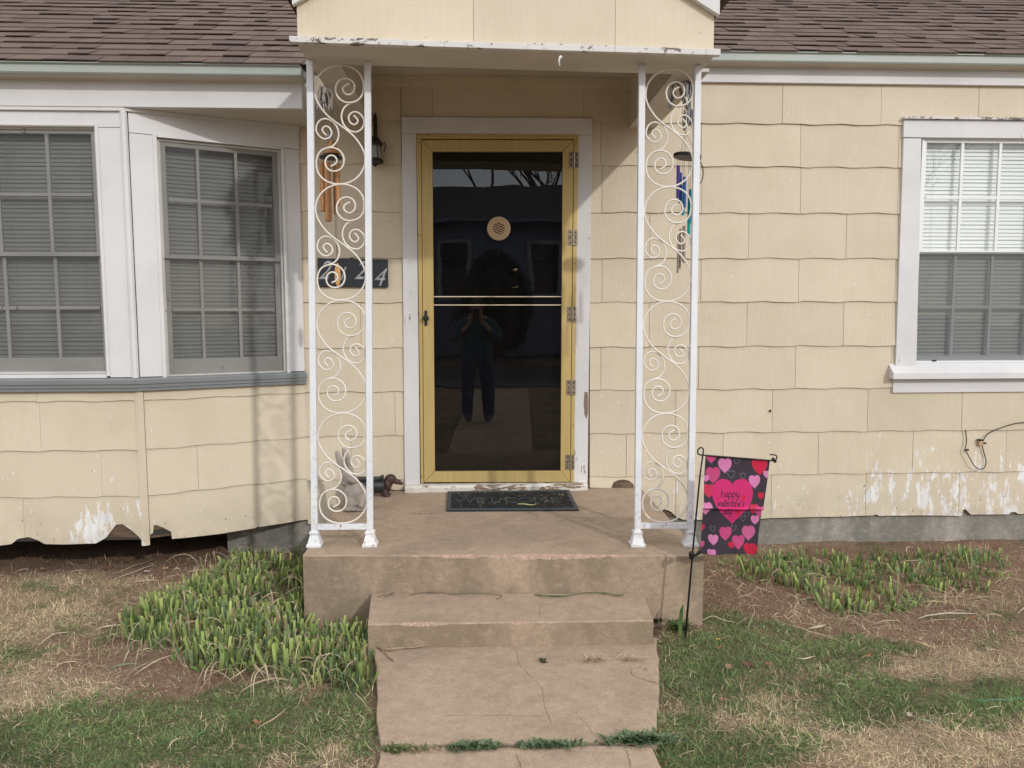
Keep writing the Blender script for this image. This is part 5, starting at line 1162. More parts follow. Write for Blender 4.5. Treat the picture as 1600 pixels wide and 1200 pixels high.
# cut-back irises: every clump its own object
def iris_variant(k, tall):
    r = np.random.default_rng(100+k); n = int(r.integers(6, 13)); seg = 3; t = np.linspace(0, 1, seg+1)[None]
    a = r.random()*np.pi; off = (np.arange(n)-n/2)*.012+r.normal(0, .006, n); bx, by = np.cos(a)*off+r.normal(0, .006, n), np.sin(a)*off+r.normal(0, .006, n)
    h = tall*(.40+.9*r.random(n)**.8); fan = (np.arange(n)-n/2)/n*.5+r.normal(0, .16, n); ln = r.normal(0, .14, n)
    dx = np.sin(fan)[:, None]*t*h[:, None]; P = np.stack([bx[:, None]+np.cos(a)*dx-np.sin(a)*np.sin(ln)[:, None]*t*h[:, None], by[:, None]+np.sin(a)*dx+np.cos(a)*np.sin(ln)[:, None]*t*h[:, None], -.006+np.cos(fan)[:, None]*t*h[:, None]], -1)
    W = np.exp(r.normal(-5.38, .40, n))[:, None]*np.array([.60, .92, 1.0, .80])[None]; tw = a+r.normal(0, .45, n); side = np.stack([np.cos(tw), np.sin(tw), r.normal(.0, .28, n)], -1)
    base = lerp3((.16, .24, .080), (.54, .63, .21), r.random(n)**1.3); blue = r.random(n) < .35; base[blue] = base[blue]*.4+np.array([.13, .21, .13])*.6
    C = base[:, None, :]*np.array([.9, .82, 1.0, 1.10])[None, :, None]; C[:, 0] = (.34, .34, .17)
    dead = r.random(n) < .08; C[dead] = np.array([.40, .31, .18])
    # two facing skins folded like a keel give each leaf body
    keel = np.stack([-side[:, 1], side[:, 0], np.zeros(n)], -1)*.0022
    P2 = np.concatenate([P+keel[:, None]*0+np.stack([side*0]*4, 1), P+keel[:, None]], 0); me = ribbon_mesh('iris_clump', P2, np.concatenate([W, W*.9]), np.concatenate([side, side]), np.concatenate([C, C*.92])); me.materials.append(M_LEAF); return me
IV = [iris_variant(k, .080) for k in range(10)] + [iris_variant(k+10, .050) for k in range(8)]
def inpoly(x, y, P):
    c = False; j = len(P)-1
    for i in range(len(P)):
        if ((P[i][1] > y) != (P[j][1] > y)) and x < (P[j][0]-P[i][0])*(y-P[i][1])/(P[j][1]-P[i][1])+P[i][0]: c = not c
        j = i
    return c
def iris_bed(poly, n, mind, tall, label, group, seed, keep, stuff_label, gap, sparse=None):
    r = random.Random(seed); pts = []; tries = 0; ys = [p[1] for p in poly]; xs = [p[0] for p in poly]
    while len(pts) < n and tries < 40000:
        tries += 1; px_, py_ = r.uniform(min(xs), max(xs)), r.uniform(min(ys), max(ys))
        if not inpoly(px_, py_, poly): continue
        q = PZ(px_, py_, -.335); 
        if hard(np.array([q[0]]), np.array([q[1]]))[0] or q[1] > -.05: continue
        if sparse and r.random() < sparse(px_, py_): continue
        if fbm(np.array([q[0]*7]), np.array([q[1]*9]), seed)[0] < gap*r.uniform(.8, 1.15): continue
        if any((q[0]-a)**2+(q[1]-b)**2 < mind**2 for a, b in pts): continue
        pts.append((q[0], q[1]))
    extra = []
    pts = sorted(pts, key=lambda p: -p[1])     # nearest to the camera last
    for a, b in pts[:-keep]:
        me = IV[r.randrange(10)] if r.random() < tall else IV[10+r.randrange(8)]; co = np.zeros(len(me.vertices)*3, np.float32); me.vertices.foreach_get('co', co); co = co.reshape(-1, 3); an = r.uniform(0, 6.28); c_, s_ = math.cos(an), math.sin(an); k_ = r.uniform(.8, 1.2)
        co = np.stack([co[:, 0]*c_-co[:, 1]*s_, co[:, 0]*s_+co[:, 1]*c_, co[:, 2]], 1)*k_+np.array([a, b, float(gz(a, b))]); cc = np.zeros(len(co)*4, np.float32); me.color_attributes['tint'].data.foreach_get('color', cc)
        fv = np.zeros(len(me.loops), np.int32); me.loops.foreach_get('vertex_index', fv); extra.append((co, cc.reshape(-1, 4), fv.reshape(-1, 4)))
    if extra:
        off = np.cumsum([0]+[len(e[0]) for e in extra[:-1]]); me = bpy.data.meshes.new('iris_leaves'); me.from_pydata(np.vstack([e[0] for e in extra]).tolist(), [], np.vstack([e[2]+f for e, f in zip(extra, off)]).tolist())
        at_ = me.color_attributes.new('tint', 'FLOAT_COLOR', 'POINT'); at_.data.foreach_set('color', np.vstack([e[1] for e in extra]).astype(np.float32).ravel()); put(me, 'iris_leaves', M_LEAF, 'stuff', stuff_label, 'irises')
    for a, b in pts[-keep:]:
        me = IV[r.randrange(10)] if r.random() < tall else IV[10+r.randrange(8)]
        o = bpy.data.objects.new('iris_clump', me); COL.objects.link(o); o.location = (a, b, float(gz(a, b))); o.rotation_euler = (0, r.uniform(-.1, .1), r.uniform(0, 6.28)); s_ = r.uniform(.8, 1.2); o.scale = (s_, s_, s_*r.uniform(.8, 1.15)); tag(o, label, 'iris', group)
    print(group, len(pts))
iris_bed([(352,872),(420,868),(478,862),(474,950),(576,958),(578,1108),(540,1112),(430,1062),(320,1058),(268,1030),(212,1020),(196,990),(232,950),(300,925),(338,900)], 470, .0225, .75, 'cut back green iris clump in the bed left of the porch', 'irises in the left bed', 3, 170, 'mass of cut back iris leaves in the rear of the left bed', .43)
iris_bed([(1130,872),(1190,870),(1212,862),(1560,862),(1582,905),(1520,940),(1440,948),(1330,972),(1300,958),(1265,930),(1200,915),(1150,900)], 190, .036, .12, 'short stubby iris clump in the bed right of the flag', 'irises in the right bed', 5, 125, 'mass of short iris leaves in the rear of the right bed', .46, lambda x, y: .6 if x < 1220 else .1)
# long dry leaves lying about, one by one
def dry_strand(path_px, w, col, label, name='dry_leaf', zoff=.01):
    pts = [PZ(x, y, -.325) for x, y in path_px]; P = catmull([(p[0], p[1]) for p in pts], 5); k = len(P); a = np.array([(q.x, q.y, float(gz(q.x, q.y))+zoff+.012*math.sin(i/k*math.pi)) for i, q in enumerate(P)])
    tg = np.gradient(a, axis=0); sd = np.stack([-tg[:, 1], tg[:, 0], tg[:, 0]*0+.3*np.abs(tg[:, 0])], -1); sd /= np.linalg.norm(sd, axis=1)[:, None]+1e-9
    W = w*np.sin(np.linspace(.25, math.pi-.12, k)); me = ribbon_mesh(name, a[None], W[None], sd[None], np.tile(np.array(col), (1, k, 1))); o0 = a.mean(0); 
    co = np.zeros(len(me.vertices)*3, np.float32); me.vertices.foreach_get('co', co); me.vertices.foreach_set('co', (co.reshape(-1, 3)-o0).astype(np.float32).ravel())
    o = put(me, name, M_DRY, None, label, 'dry leaf', None, 'long dead leaves on the ground'); o.location = o0; s_ = o.modifiers.new('t', 'SOLIDIFY'); s_.thickness = .0012; return o
PALE = (.60, .50, .35); TANC = (.46, .35, .22)
for pth, w, c, lb in (
    ([(1434,965),(1470,963),(1528,961)], .0036, (.70, .64, .52), 'long white dry stalk lying below the right iris bed'),
    ([(1204,970),(1240,988),(1290,1003),(1322,1016)], .0030, TANC, 'tan dry stalk running down the lawn right of the flag stake'),
    ([(1262,988),(1280,986),(1291,979)], .0055, PALE, 'pale curved dead leaf on soil near the tan stalk'),
    ([(1096,972),(1112,968),(1130,974),(1150,978)], .0030, (.62, .55, .42), 'pale dead leaf on the ground beside the porch corner'),
    ([(1176,960),(1173,978),(1168,989)], .0045, (.30, .33, .16), 'greenish dead leaf standing out right of the flag stake'),
    ([(1241,1037),(1258,1041),(1274,1035)], .0035, PALE, 'pale dry blade in the grass below the tan stalk'),
    ([(1426,1006),(1440,1016),(1458,1021)], .0042, (.62, .50, .22), 'yellowish dead leaf on grass at the right'),
    ([(1514,1108),(1560,1110),(1640,1108)], .0030, (.10, .24, .13), 'long green blade lying on the lawn at the right edge'),
    ([(1428,1140),(1445,1145),(1460,1146)], .0030, (.26, .33, .22), 'short grey green blade near the lower right lawn'),
    ([(211,908),(230,907),(248,905)], .0036, PALE, 'pale straw on bare soil left of the left bed'),
    ([(216,945),(240,928),(262,912),(306,908)], .0040, TANC, 'long tan leaf bending into the left iris bed'),
    ([(265,922),(290,930),(318,940),(345,952)], .0042, (.62, .52, .36), 'pale leaf across the upper left iris bed'),
    ([(175,893),(200,886),(225,876),(248,862)], .0035, TANC, 'tan stem under the bay corner, the upper one'),
    ([(178,902),(202,894),(230,884),(245,880)], .0028, PALE, 'thin pale stem under the bay corner, the lower one'),
    ([(330,852),(345,858),(358,867)], .0030, PALE, 'pale stem by the dark foundation under the bay'),
    ([(60,1015),(85,1000),(108,994)], .0034, PALE, 'pale curled straw on the left lawn'),
    ([(170,1052),(190,1050),(222,1048)], .0055, (.22, .27, .15), 'grey green dead leaf left of the left iris bed'),
    ([(262,1183),(272,1174),(284,1168)], .0030, (.55, .45, .3), 'short straw near the bottom of the left lawn'),
    ([(302,1168),(318,1160),(327,1156)], .0038, (.10, .22, .08), 'green blade tip lying on the lower left lawn'),
    ([(400,1150),(430,1138),(452,1118)], .0032, TANC, 'tan stem below the left iris bed'),
    ([(395,998),(430,985),(470,983),(505,992)], .0036, (.45, .40, .30), 'grey tan leaf arching over the middle of the left bed'),
    ([(400,1040),(425,1022),(450,1000)], .0032, TANC, 'tan blade in the middle of the left bed'),
    ([(475,960),(500,955),(530,950)], .0036, PALE, 'pale leaf below the left porch corner'),
    ([(430,905),(455,900),(470,903)], .0034, TANC, 'tan leaf beside the left porch wall'),
    ([(540,985),(556,1004),(585,1016),(620,1010)], .0050, (.40, .31, .20), 'brown stem curling past the step edge')):
    dry_strand(pth, w, c, lb)
# more, unnamed by place: one loose tangle over each bed
def tangle(name, poly, n, label, seed, lo=.06, hi=.24, wmax=.0030, arch=.05):
    r = np.random.default_rng(seed); P = []; C = []; W = []; S = []
    while len(P) < n:
        xx, yy = r.uniform(min(p[0] for p in poly), max(p[0] for p in poly)), r.uniform(min(p[1] for p in poly), max(p[1] for p in poly))
        if not inpoly(xx, yy, poly): continue
        q = PZ(xx, yy, -.33); an = r.random()*6.28; L = r.uniform(lo, hi); kk = 8; tt = np.linspace(0, 1, kk); yaw = an+r.normal(0, 1.1)*tt
        dx = np.cumsum(np.cos(yaw))*L/kk; dy_ = np.cumsum(np.sin(yaw))*L/kk; X = q[0]+dx; Y = q[1]+dy_
        if hard(X, Y).any() or (Y > -.03).any(): continue
        h = r.uniform(.002, arch)*np.sin(np.pi*tt)**.7; P.append(np.stack([X, Y, gz(X, Y)+.008+h], -1)); C.append(np.tile(lerp3((.30, .22, .135), (.60, .50, .34), np.array([r.random()])), (kk, 1))); W.append(r.uniform(.0009, wmax)*np.sin(np.linspace(.3, 3.0, kk)))
        yn = yaw+np.pi/2; S.append(np.stack([np.cos(yn), np.sin(yn), np.full(kk, r.normal(0, .4))], -1))
    put(ribbon_mesh(name, np.array(P), np.array(W), np.array(S), np.array(C)), name, M_DRY, 'stuff', label, 'dry leaves')
grass_bed = None
tangle('dead_leaf_tangle', [(200,930),(350,860),(480,860),(480,950),(578,960),(578,1110),(400,1080),(190,1030)], 650, 'tangle of dead leaves lying through the left iris bed', 5, .05, .24, .0032, .085)
tangle('dead_leaf_tangle', [(1110,870),(1590,860),(1600,960),(1300,990),(1100,960)], 420, 'tangle of dead leaves lying through the right iris bed', 6, arch=.03, wmax=.0024)
tangle('dead_leaf_tangle', [(0,880),(330,870),(300,920),(190,1080),(0,1190)], 170, 'loose dead leaves over the left lawn', 8, .03, .12, .0018, .014)
tangle('dead_leaf_tangle', [(1040,985),(1600,1000),(1600,1200),(1040,1200)], 120, 'loose dead leaves over the right lawn', 9, .03, .11, .0016, .012)
# fallen tree leaves
def fallen(px_, py_, r, col, label):
    q = PZ(px_, py_, -.33); z = float(gz(q[0], q[1]))+.012; m = MB(); V = [Vector((q[0], q[1], z+.004))]; n = 11; a0 = random.random()*6
    for k in range(n): a = a0+2*math.pi*k/n; rr = r*(1 if k % 2 else .66)*random.uniform(.85, 1.15); V.append(Vector((q[0]+rr*math.cos(a), q[1]+rr*.8*math.sin(a), z+random.uniform(-.002, .012))))
    m.add(V, [(0, k+1, (k+1) % n+1) for k in range(n)]); m.tube([V[0], V[0]+Vector((r*1.6*math.cos(a0), r*1.5*math.sin(a0), -.004))], .0008, 4)
    mk('fallen_leaf', m, simple('fallen_leaf', col, tuple(c*.55 for c in col), 40, .8), None, label, 'leaf', 'fallen tree leaves', fixn=False)
for px_, py_, r, c, lb in ((197,872,.028,(.19,.085,.04),'round rust brown leaf in the shade under the bay'),(166,885,.026,(.22,.10,.05),'rust brown leaf below the broken bay shingle'),(230,890,.024,(.46,.40,.35),'pale grey crumpled leaf on bare soil'),(257,885,.020,(.42,.24,.12),'tan orange leaf right of the pale grey leaf'),(65,888,.026,(.20,.09,.045),'rusty leaf in the shade at far left'),
    (1430,1110-140,.0, (.3,.1,.1),''),(1130,1110,.014,(.36,.19,.11),'small tan brown leaf on the dry patch by the walk'),(1123,1022,.014,(.36,.17,.09),'orange brown leaf below the flag stake'),(1292,1041,.020,(.16,.075,.05),'dark reddish leaf right of the pale dry blade'),(1168,1052,.024,(.17,.07,.05),'dark maroon leaf in the grass'),(1138,1056,.018,(.32,.19,.11),'tan leaf left of the dark maroon leaf'),
    (1200,1052,.016,(.26,.10,.06),'small red brown leaf right of the maroon leaf'),(1356,1038,.013,(.40,.19,.09),'small orange leaf mid right lawn'),(1468,1008,.026,(.33,.24,.15),'large pale brown leaf in the right lawn'),(1552,1028,.014,(.30,.15,.09),'small brown leaf near the right edge'),(1520,970,.014,(.40,.13,.06),'red orange leaf at the end of the white stalk'),(1555,852,.020,(.24,.10,.06),'brown leaf against the foundation at far right'),
    (1122,1000+8,.014,(.44,.34,.06),'yellow leaf low in the grass by the stake'),(458,842,.022,(.35,.15,.07),'orange brown leaf by the porch foundation'),(403,1146-3,.018,(.40,.18,.08),'orange leaf below the left iris bed'),(1396,1010,.022,(.26,.19,.13),'grey brown leaf on soil right of centre'),(1420,1146-10,.011,(.5,.42,.3),'tiny pale leaf low in the right lawn')):
    if r > 0: fallen(px_, py_, r, c, lb)

# little weeds rooted in the joints
def weed(px_, py_, Z, w, n, hgt, c0, c1, label, name='weed', leafw=.0045, dead=False):
    r = np.random.default_rng(int(px_*7+py_)); q = PZ(px_, py_, Z); k = 4; tt = np.linspace(0, 1, k)[None]; bx = r.normal(0, w*.33, n); by = r.normal(0, .008, n)
    an = r.random(n)*6.28; L = hgt*(.4+r.random(n)); el = r.uniform(.25, 1.2, n); dx = np.cos(el)[:, None]*L[:, None]*tt; P = np.stack([bx[:, None]+np.cos(an)[:, None]*dx, by[:, None]+np.sin(an)[:, None]*dx, np.sin(el)[:, None]*L[:, None]*tt*(1-.35*tt)+.001], -1)
    W = leafw*(.5+r.random(n))[:, None]*np.array([.3, 1, .9, .15])[None] if not dead else leafw*.35*(.5+r.random(n))[:, None]*np.array([1, .9, .6, .2])[None]
    tw = an+np.pi/2; side = np.stack([np.cos(tw), np.sin(tw), r.normal(0, .3, n)], -1); C = np.broadcast_to(lerp3(c0, c1, r.random(n))[:, None, :]*(.75+.35*tt[..., None]), P.shape).copy()
    o = put(ribbon_mesh(name, P, W, side, C), name, M_DRY if dead else M_LEAF, None, label, 'dry grass tuft' if dead else 'weed'); o.location = (q[0], q[1], Z); return o
GD, GL = (.045, .085, .038), (.095, .15, .06); DD, DL = (.36, .26, .15), (.66, .53, .35)
weed(766, 1006, ZW, .06, 90, .030, GD, GL, 'small green weed growing where the step meets the walk')
weed(735, 1168, ZW, .10, 260, .022, (.09, .135, .07), (.19, .25, .13), 'leafy weed in the walkway joint, left one', leafw=.0055)
weed(765, 1166, ZW, .05, 110, .020, (.09, .135, .07), (.19, .25, .13), 'thin weed in the joint beside the left leafy one', leafw=.0045)
weed(855, 1165, ZW, .13, 300, .020, (.09, .135, .07), (.19, .25, .13), 'leafy weed in the middle of the walkway joint', leafw=.0055)
weed(1000, 1158, ZW, .13, 420, .034, (.09, .135, .07), (.19, .25, .13), 'large leafy weed at the right end of the walkway joint', leafw=.006)
weed(622, 1172, ZW, .09, 120, .020, (.10, .13, .05), (.20, .22, .09), 'sparse weed at the left end of the walkway joint')
weed(985, 1002, ZW, .085, 150, .060, DD, DL, 'dry grass tuft at the foot of the step', 'dry_tuft', .0032, True)
weed(925, 1032, ZW+.001, .07, 100, .036, DD, DL, 'flat dry grass tuft on the walk, left part', 'dry_tuft', .0034, True)
weed(985, 1031, ZW+.001, .10, 90, .036, DD, DL, 'flat dry grass tuft on the walk, right part', 'dry_tuft', .0034, True)
weed(848, 1034, ZW+.001, .02, 30, .014, (.05, .07, .035), (.09, .11, .05), 'tiny dark weed clipping on the walk')
weed(660, 1172, ZW, .12, 120, .020, DD, DL, 'dry straw in the left walkway joint', 'dry_tuft', .0032, True)
weed(1022, 972, float(gz(.77, -1.66)), .03, 70, .055, GD, GL, 'dark green weed at the right corner of the step')
weed(1062, 968+15, float(gz(.92, -1.5)), .06, 110, .05, (.07, .12, .04), (.15, .21, .07), 'bright weed tuft round the base of the flag stake')
# twigs on the step and clippings on the mat
def twig(px, Z, r, col, label):
    pts = [PZ(x, y, Z) for x, y in px]; sm = catmull([(p[0], p[1]) for p in pts], 4); m = MB().tube([(q.x, q.y, Z+.004+.006*abs(math.sin(i*.5))) for i, q in enumerate(sm)], r, 5); return m, simple('twig_bark', col, tuple(c*.6 for c in col), 30, .85)
for px, Z, r, c, lb in (([(556,1006),(585,1012),(605,1018),(640,1014),(675,1011),(706,1009)], ZW, .0042, (.36, .27, .18), 'tan root lying along the foot of the step'), ([(585,1007),(600,1022),(615,1035)], ZW, .003, (.33, .24, .16), 'short forked root at the left foot of the step'),
    ([(640,931),(680,928),(722,931),(776,931),(784,935),(775,938)], ZS+.002, .0016, (.16, .13, .09), 'thin brown stem along the back of the step'), ([(842,932),(870,934),(915,929),(965,931)], ZS+.002, .0018, (.10, .12, .06), 'thin green brown stem lying on the right of the step'),
    ([(590,934),(608,932),(615,929),(600,936)], ZS+.002, .0018, (.18, .14, .09), 'curled twig at the left end of the step')):
    m, mt = twig(px, Z, r, c, lb); mk('twig', m, mt, None, lb, 'twig', smooth=True)
m = MB(); M_GBL = simple('green_blade', (.13, .19, .07), (.08, .12, .04), 20, .6)
for (px, Z) in (([(836,931),(850,933.5),(888,933)], ZS+.002), ([(940,928),(955,931),(975,932)], ZS+.002)):
    m, mt = twig(px, Z, .0032, (.12, .17, .06), ''); mk('grass_blade', m, M_GBL, None, 'cut green blade on the step, '+('left one' if px[0][0] < 900 else 'right one'), 'blade', smooth=True)
r = np.random.default_rng(4); P = []; C = []; W = []; S = []
for i in range(85):
    q = mlerp(r.uniform(.04, .94), r.uniform(.06, .98), .013); an = r.random()*6.28; L = r.uniform(.015, .06); kk = 5; tt = np.linspace(0, 1, kk); yaw = an+r.normal(0, 1.2)*tt
    P.append(np.stack([q.x+np.cumsum(np.cos(yaw))*L/kk, q.y+np.cumsum(np.sin(yaw))*L/kk, .0125+.006*np.sin(tt*3.1)], -1)); C.append(np.tile(lerp3((.18, .14, .07), (.55, .50, .30), np.array([r.random()])), (kk, 1))); W.append(np.full(kk, r.uniform(.0006, .0014))); S.append(np.stack([-np.sin(yaw), np.cos(yaw), yaw*0], -1))
put(ribbon_mesh('clippings', np.array(P), np.array(W), np.array(S), np.array(C)), 'clippings', M_DRY, 'stuff', 'dry grass clippings scattered on the doormat', 'clippings')
m, mt = twig([(808, 789), (822, 790.5), (838, 790)], .010, .004, (.5, .5, .2), ''); mk('leaf_blade', m, simple('yellow_green_blade', (.45, .47, .20), (.3, .33, .12), 20, .6), None, 'yellow green leaf blade lying on the doormat', 'leaf', smooth=True)
# crumbs on the porch floor
m = MB()
for (x, y, r_) in ((729, 801, .004), (722, 800, .003), (790, 806, .004), (784, 807, .003), (800, 810, .002), (668, 856, .003), (715, 805, .003), (545, 797, .007), (549, 799, .006), (893, 868, .004)): q = PZ(x, y, .002); m.blob(q, (r_, r_*.7, r_*.5), nu=6, nv=4)
mk('porch_crumbs', m, simple('paint_crumb', (.6, .55, .48), (.2, .15, .1), 200, .9), None, 'small crumbs of paint and bark on the porch floor', 'crumbs', kind='stuff')
# green iris leaf leaning on the stake
P = np.array([[fp(1064, 996), fp(1064.5, 975), fp(1066, 955), fp(1069, 946)]]); P[..., 1] += .012
put(ribbon_mesh('stake_leaf', P, np.array([[.008, .009, .0075, .002]]), np.array([[1., 0, 0]]), np.array([[(.20, .26, .09), (.10, .17, .06), (.06, .12, .04), (.12, .15, .06)]])), 'iris_leaf', M_LEAF, None, 'green iris leaf standing against the foot of the flag stake', 'leaf')

# ================================================================== ACROSS THE STREET (seen as reflections)
M_BLUE = simple('pale_blue_siding', (.19, .23, .32), (.15, .185, .27), 3, .7)
nb = thing('neighbour_house', (2, -19, -.3), 'pale blue house across the street, mirrored in the storm door glass', 'house')
m = MB()
for k in range(24): z = -.2+k*.170; m.hexa([(-6.5, -19.02, z), (9, -19.02, z), (9, -19.2, z), (-6.5, -19.2, z), (-6.5, -19.0, z+.17), (9, -19.0, z+.17), (9, -19.2, z+.17), (-6.5, -19.2, z+.17)])
m.box(-6.5, 9, -27, -19.2, -.4, 3.85); mk('wall', m, M_BLUE, nb)
m = MB(); m.add([(-7, -18.5, 3.88), (9.5, -18.5, 3.88), (9.5, -23, 5.6), (-7, -23, 5.6), (9.5, -27.5, 3.88), (-7, -27.5, 3.88)], [(0, 1, 2, 3), (3, 2, 4, 5), (0, 3, 5), (1, 4, 2), (0, 5, 4, 1)]); mk('roof', m, simple('dark_roof', (.045, .04, .04), (.03, .03, .03), 9, .9), nb)
mk('fascia', MB().box(-7, 9.5, -18.49, -18.44, 3.80, 3.89), M_BLUE, nb)
for x, z0, z1, w in ((-.65, 1.7, 3.2, .8), (2.15, 1.7, 3.2, .8), (6.5, 1.6, 3.2, 1.2), (-4.4, 1.6, 3.2, 1.2)):
    f = mk('window', MB().box(x-w/2-.12, x+w/2+.12, -18.99, -18.93, z0-.12, z1+.12), simple('blue_white_trim', (.35, .37, .42)) if 'blue_white_trim' not in bpy.data.materials else bpy.data.materials['blue_white_trim'], nb)
    mk('pane', MB().box(x-w/2, x+w/2, -18.93, -18.92, z0, z1), M_DARK, f)
mk('door', MB().box(4.0, 4.9, -18.99, -18.94, -.2, 1.95), M_DARK, nb)
M_BARK = simple('tree_bark', (.13, .105, .085), (.07, .055, .045), 12, .9, .6, 30)
def bare_tree(loc, H, seed, label, spread=.55, lv=6, r0=.14):
    r = random.Random(seed); tr = MB(); cr = MB()
    def grow(p, d, L, rad, lev):
        path = [p]; n = 3
        for _ in range(n): d = (d+Vector((r.uniform(-.12, .12), r.uniform(-.12, .12), r.uniform(-.02, .10)))).normalized(); path.append(path[-1]+d*L/n)
        (tr if lev < 2 else cr).tube(path, list(np.linspace(rad, rad*.66, n+1)), 6 if lev < 2 else (4 if lev < 4 else 3), cap=False)
        if lev >= lv: return
        for _ in range(r.choice((2, 3)) if lev < 4 else r.choice((2, 2, 3))):
            q = path[r.choice((2, 3, 3))]; a = r.uniform(0, 6.28); s = spread*r.uniform(.5, 1.25); nd = (d+Vector((math.cos(a)*s, math.sin(a)*s, r.uniform(-.1, .35)))).normalized(); grow(q, nd, L*r.uniform(.66, .85), rad*.64, lev+1)
    grow(Vector(loc), Vector((0, 0, 1)), H*.25, r0, 0)
    t = thing('bare_tree', loc, label, 'tree', 'bare winter trees over the street'); mk('trunk', tr, M_BARK, t, fixn=False); mk('crown', cr, M_BARK, t, fixn=False)
bare_tree((1.9, -28.5, -.3), 13.5, 3, 'tall bare tree behind the blue house, left one in the reflection', .5, 7, .15); bare_tree((4.1, -29, -.3), 15, 8, 'tall bare tree behind the blue house, right one in the reflection', .5, 7, .17)
bare_tree((8.3, -10.0, -.3), 6.0, 12, 'small bare tree by the street, mirrored in the right window', .6, 7, .09); bare_tree((-9, -26, -.3), 9, 21, 'bare tree behind the left end of the blue house')
# evergreen bush before the blue house
def bush(loc, R, H, n, label, seed):
    r = np.random.default_rng(seed); u = r.normal(size=(n, 3)); u /= np.linalg.norm(u, axis=1)[:, None]; rad = r.random(n)**.33*(.8+.35*vnoise(u[:, 0]*3+9, u[:, 2]*3+u[:, 1]*2+9, seed)); c = u*rad[:, None]*np.array([R, R, H/2])+np.array([0, 0, H/2])
    d = r.normal(size=(n, 3)); d /= np.linalg.norm(d, axis=1)[:, None]; k = 3; tt = np.linspace(-1, 1, k)[None, :, None]; P = c[:, None]+d[:, None]*tt*.07; s = np.cross(d, r.normal(size=(n, 3))); s /= np.linalg.norm(s, axis=1)[:, None]
    C = np.broadcast_to(lerp3((.02, .035, .02), (.05, .075, .035), r.random(n))[:, None], P.shape).copy(); t = thing('evergreen_bush', loc, label, 'bush', 'bushes before the blue house'); me = ribbon_mesh('crown', P, np.tile([.01, .03, .008], (n, 1)), s, C); o = put(me, 'crown', M_LEAF, None, None, None, t)
    m = MB(); m.tube([Vector(loc), Vector(loc)+Vector((0, 0, H*.5))], .05, 6); mk('trunk', m, M_BARK, t)
bush((.55, -17.2, -.3), 1.15, 3.1, 9000, 'dark evergreen bush before the blue house, the taller one', 1); bush((-3.4, -17.6, -.3), 1.1, 1.7, 5000, 'dark evergreen bush before the blue house, the lower one', 2)

# ================================================================== PHOTOGRAPHER (seen in the storm door)
M_TEAL = simple('teal_sweatshirt', (.02, .11, .14), (.015, .08, .105), 6, .9, .3, 50); M_JEAN = simple('blue_jeans', (.055, .09, .17), (.035, .06, .12), 9, .9, .4, 120)
M_SKIN = simple('skin', (.50, .30, .21), (.44, .25, .17), 5, .55); M_SHOE = simple('grey_shoe', (.16, .16, .19), (.08, .08, .1), 12, .7); M_HAIR = simple('grey_brown_hair', (.13, .10, .08), (.06, .045, .035), 30, .8, .5, 90, stretch=(4, 4, .6))
PB = Vector((.02, -5.02, ZW)); person = thing('person', PB, 'person in a teal sweatshirt and blue jeans holding up a phone, mirrored in the door', 'person')
J = {'pel': ((0, 0, .86), .165), 'bel': ((0, .01, .98), .175), 'che': ((0, .0, 1.14), .18), 'col': ((0, .0, 1.27), .085), 'nek': ((0, .015, 1.33), .05), 'hd0': ((0, .025, 1.39), .062), 'hd1': ((0, .02, 1.46), .082), 'hd2': ((0, .01, 1.53), .066),
     'sL': ((-.18, 0, 1.245), .078), 'eL': ((-.30, .07, 1.03), .062), 'wL': ((-.095, .215, 1.25), .027), 'sR': ((.18, 0, 1.245), .078), 'eR': ((.30, .07, 1.03), .062), 'wR': ((.055, .215, 1.25), .027),
     'hL': ((-.105, 0, .80), .12), 'kL': ((-.125, .02, .46), .088), 'aL': ((-.13, -.01, .09), .068), 'tL': ((-.115, .13, .035), .034), 'hR': ((.105, 0, .80), .12), 'kR': ((.125, .02, .46), .088), 'aR': ((.14, -.01, .09), .068), 'tR': ((.13, .13, .035), .034)}
E_ = [('pel','bel'),('bel','che'),('che','col'),('col','nek'),('nek','hd0'),('hd0','hd1'),('hd1','hd2'),('col','sL'),('sL','eL'),('eL','wL'),('col','sR'),('sR','eR'),('eR','wR'),('pel','hL'),('hL','kL'),('kL','aL'),('aL','tL'),('pel','hR'),('hR','kR'),('kR','aR'),('aR','tR')]
kk = list(J); V = [J[a][0] for a in kk]; ED = [(kk.index(a), kk.index(b)) for a, b in E_]; RAD = [J[a][1] for a in kk]
for sg, w in ((-1, 'wL'), (1, 'wR')):      # hands: palm and five fingers round the edges of the phone
    wx, wy, wz = J[w][0]; pi = len(V); V.append((wx-sg*.006, wy+.030, wz+.045)); RAD.append(.021); ED.append((kk.index(w), pi)); cx = -.02
    ph = sg*.040+cx
    for f in range(4):
        b = len(V); zz = wz+.055+.018*f
        V += [(wx+sg*.004, wy+.045, zz-.004), (ph+sg*.022, wy+.062, zz+.010), (ph+sg*.006, wy+.066+.002*f, zz+.012)]; RAD += [.0085, .0078, .0066]; ED += [(pi, b), (b, b+1), (b+1, b+2)]
    b = len(V); V += [(wx-sg*.012, wy+.022, wz+.050), (ph-sg*.010, wy+.030, wz+.075), (ph-sg*.018, wy+.034, wz+.098)]; RAD += [.0105, .0092, .0078]; ED += [(pi, b), (b, b+1), (b+1, b+2)]
me = bpy.data.meshes.new('body'); me.from_pydata(V, ED, []); bo = bpy.data.objects.new('body', me); COL.objects.link(bo)
sk = bo.modifiers.new('skin', 'SKIN'); sk.use_smooth_shade = True
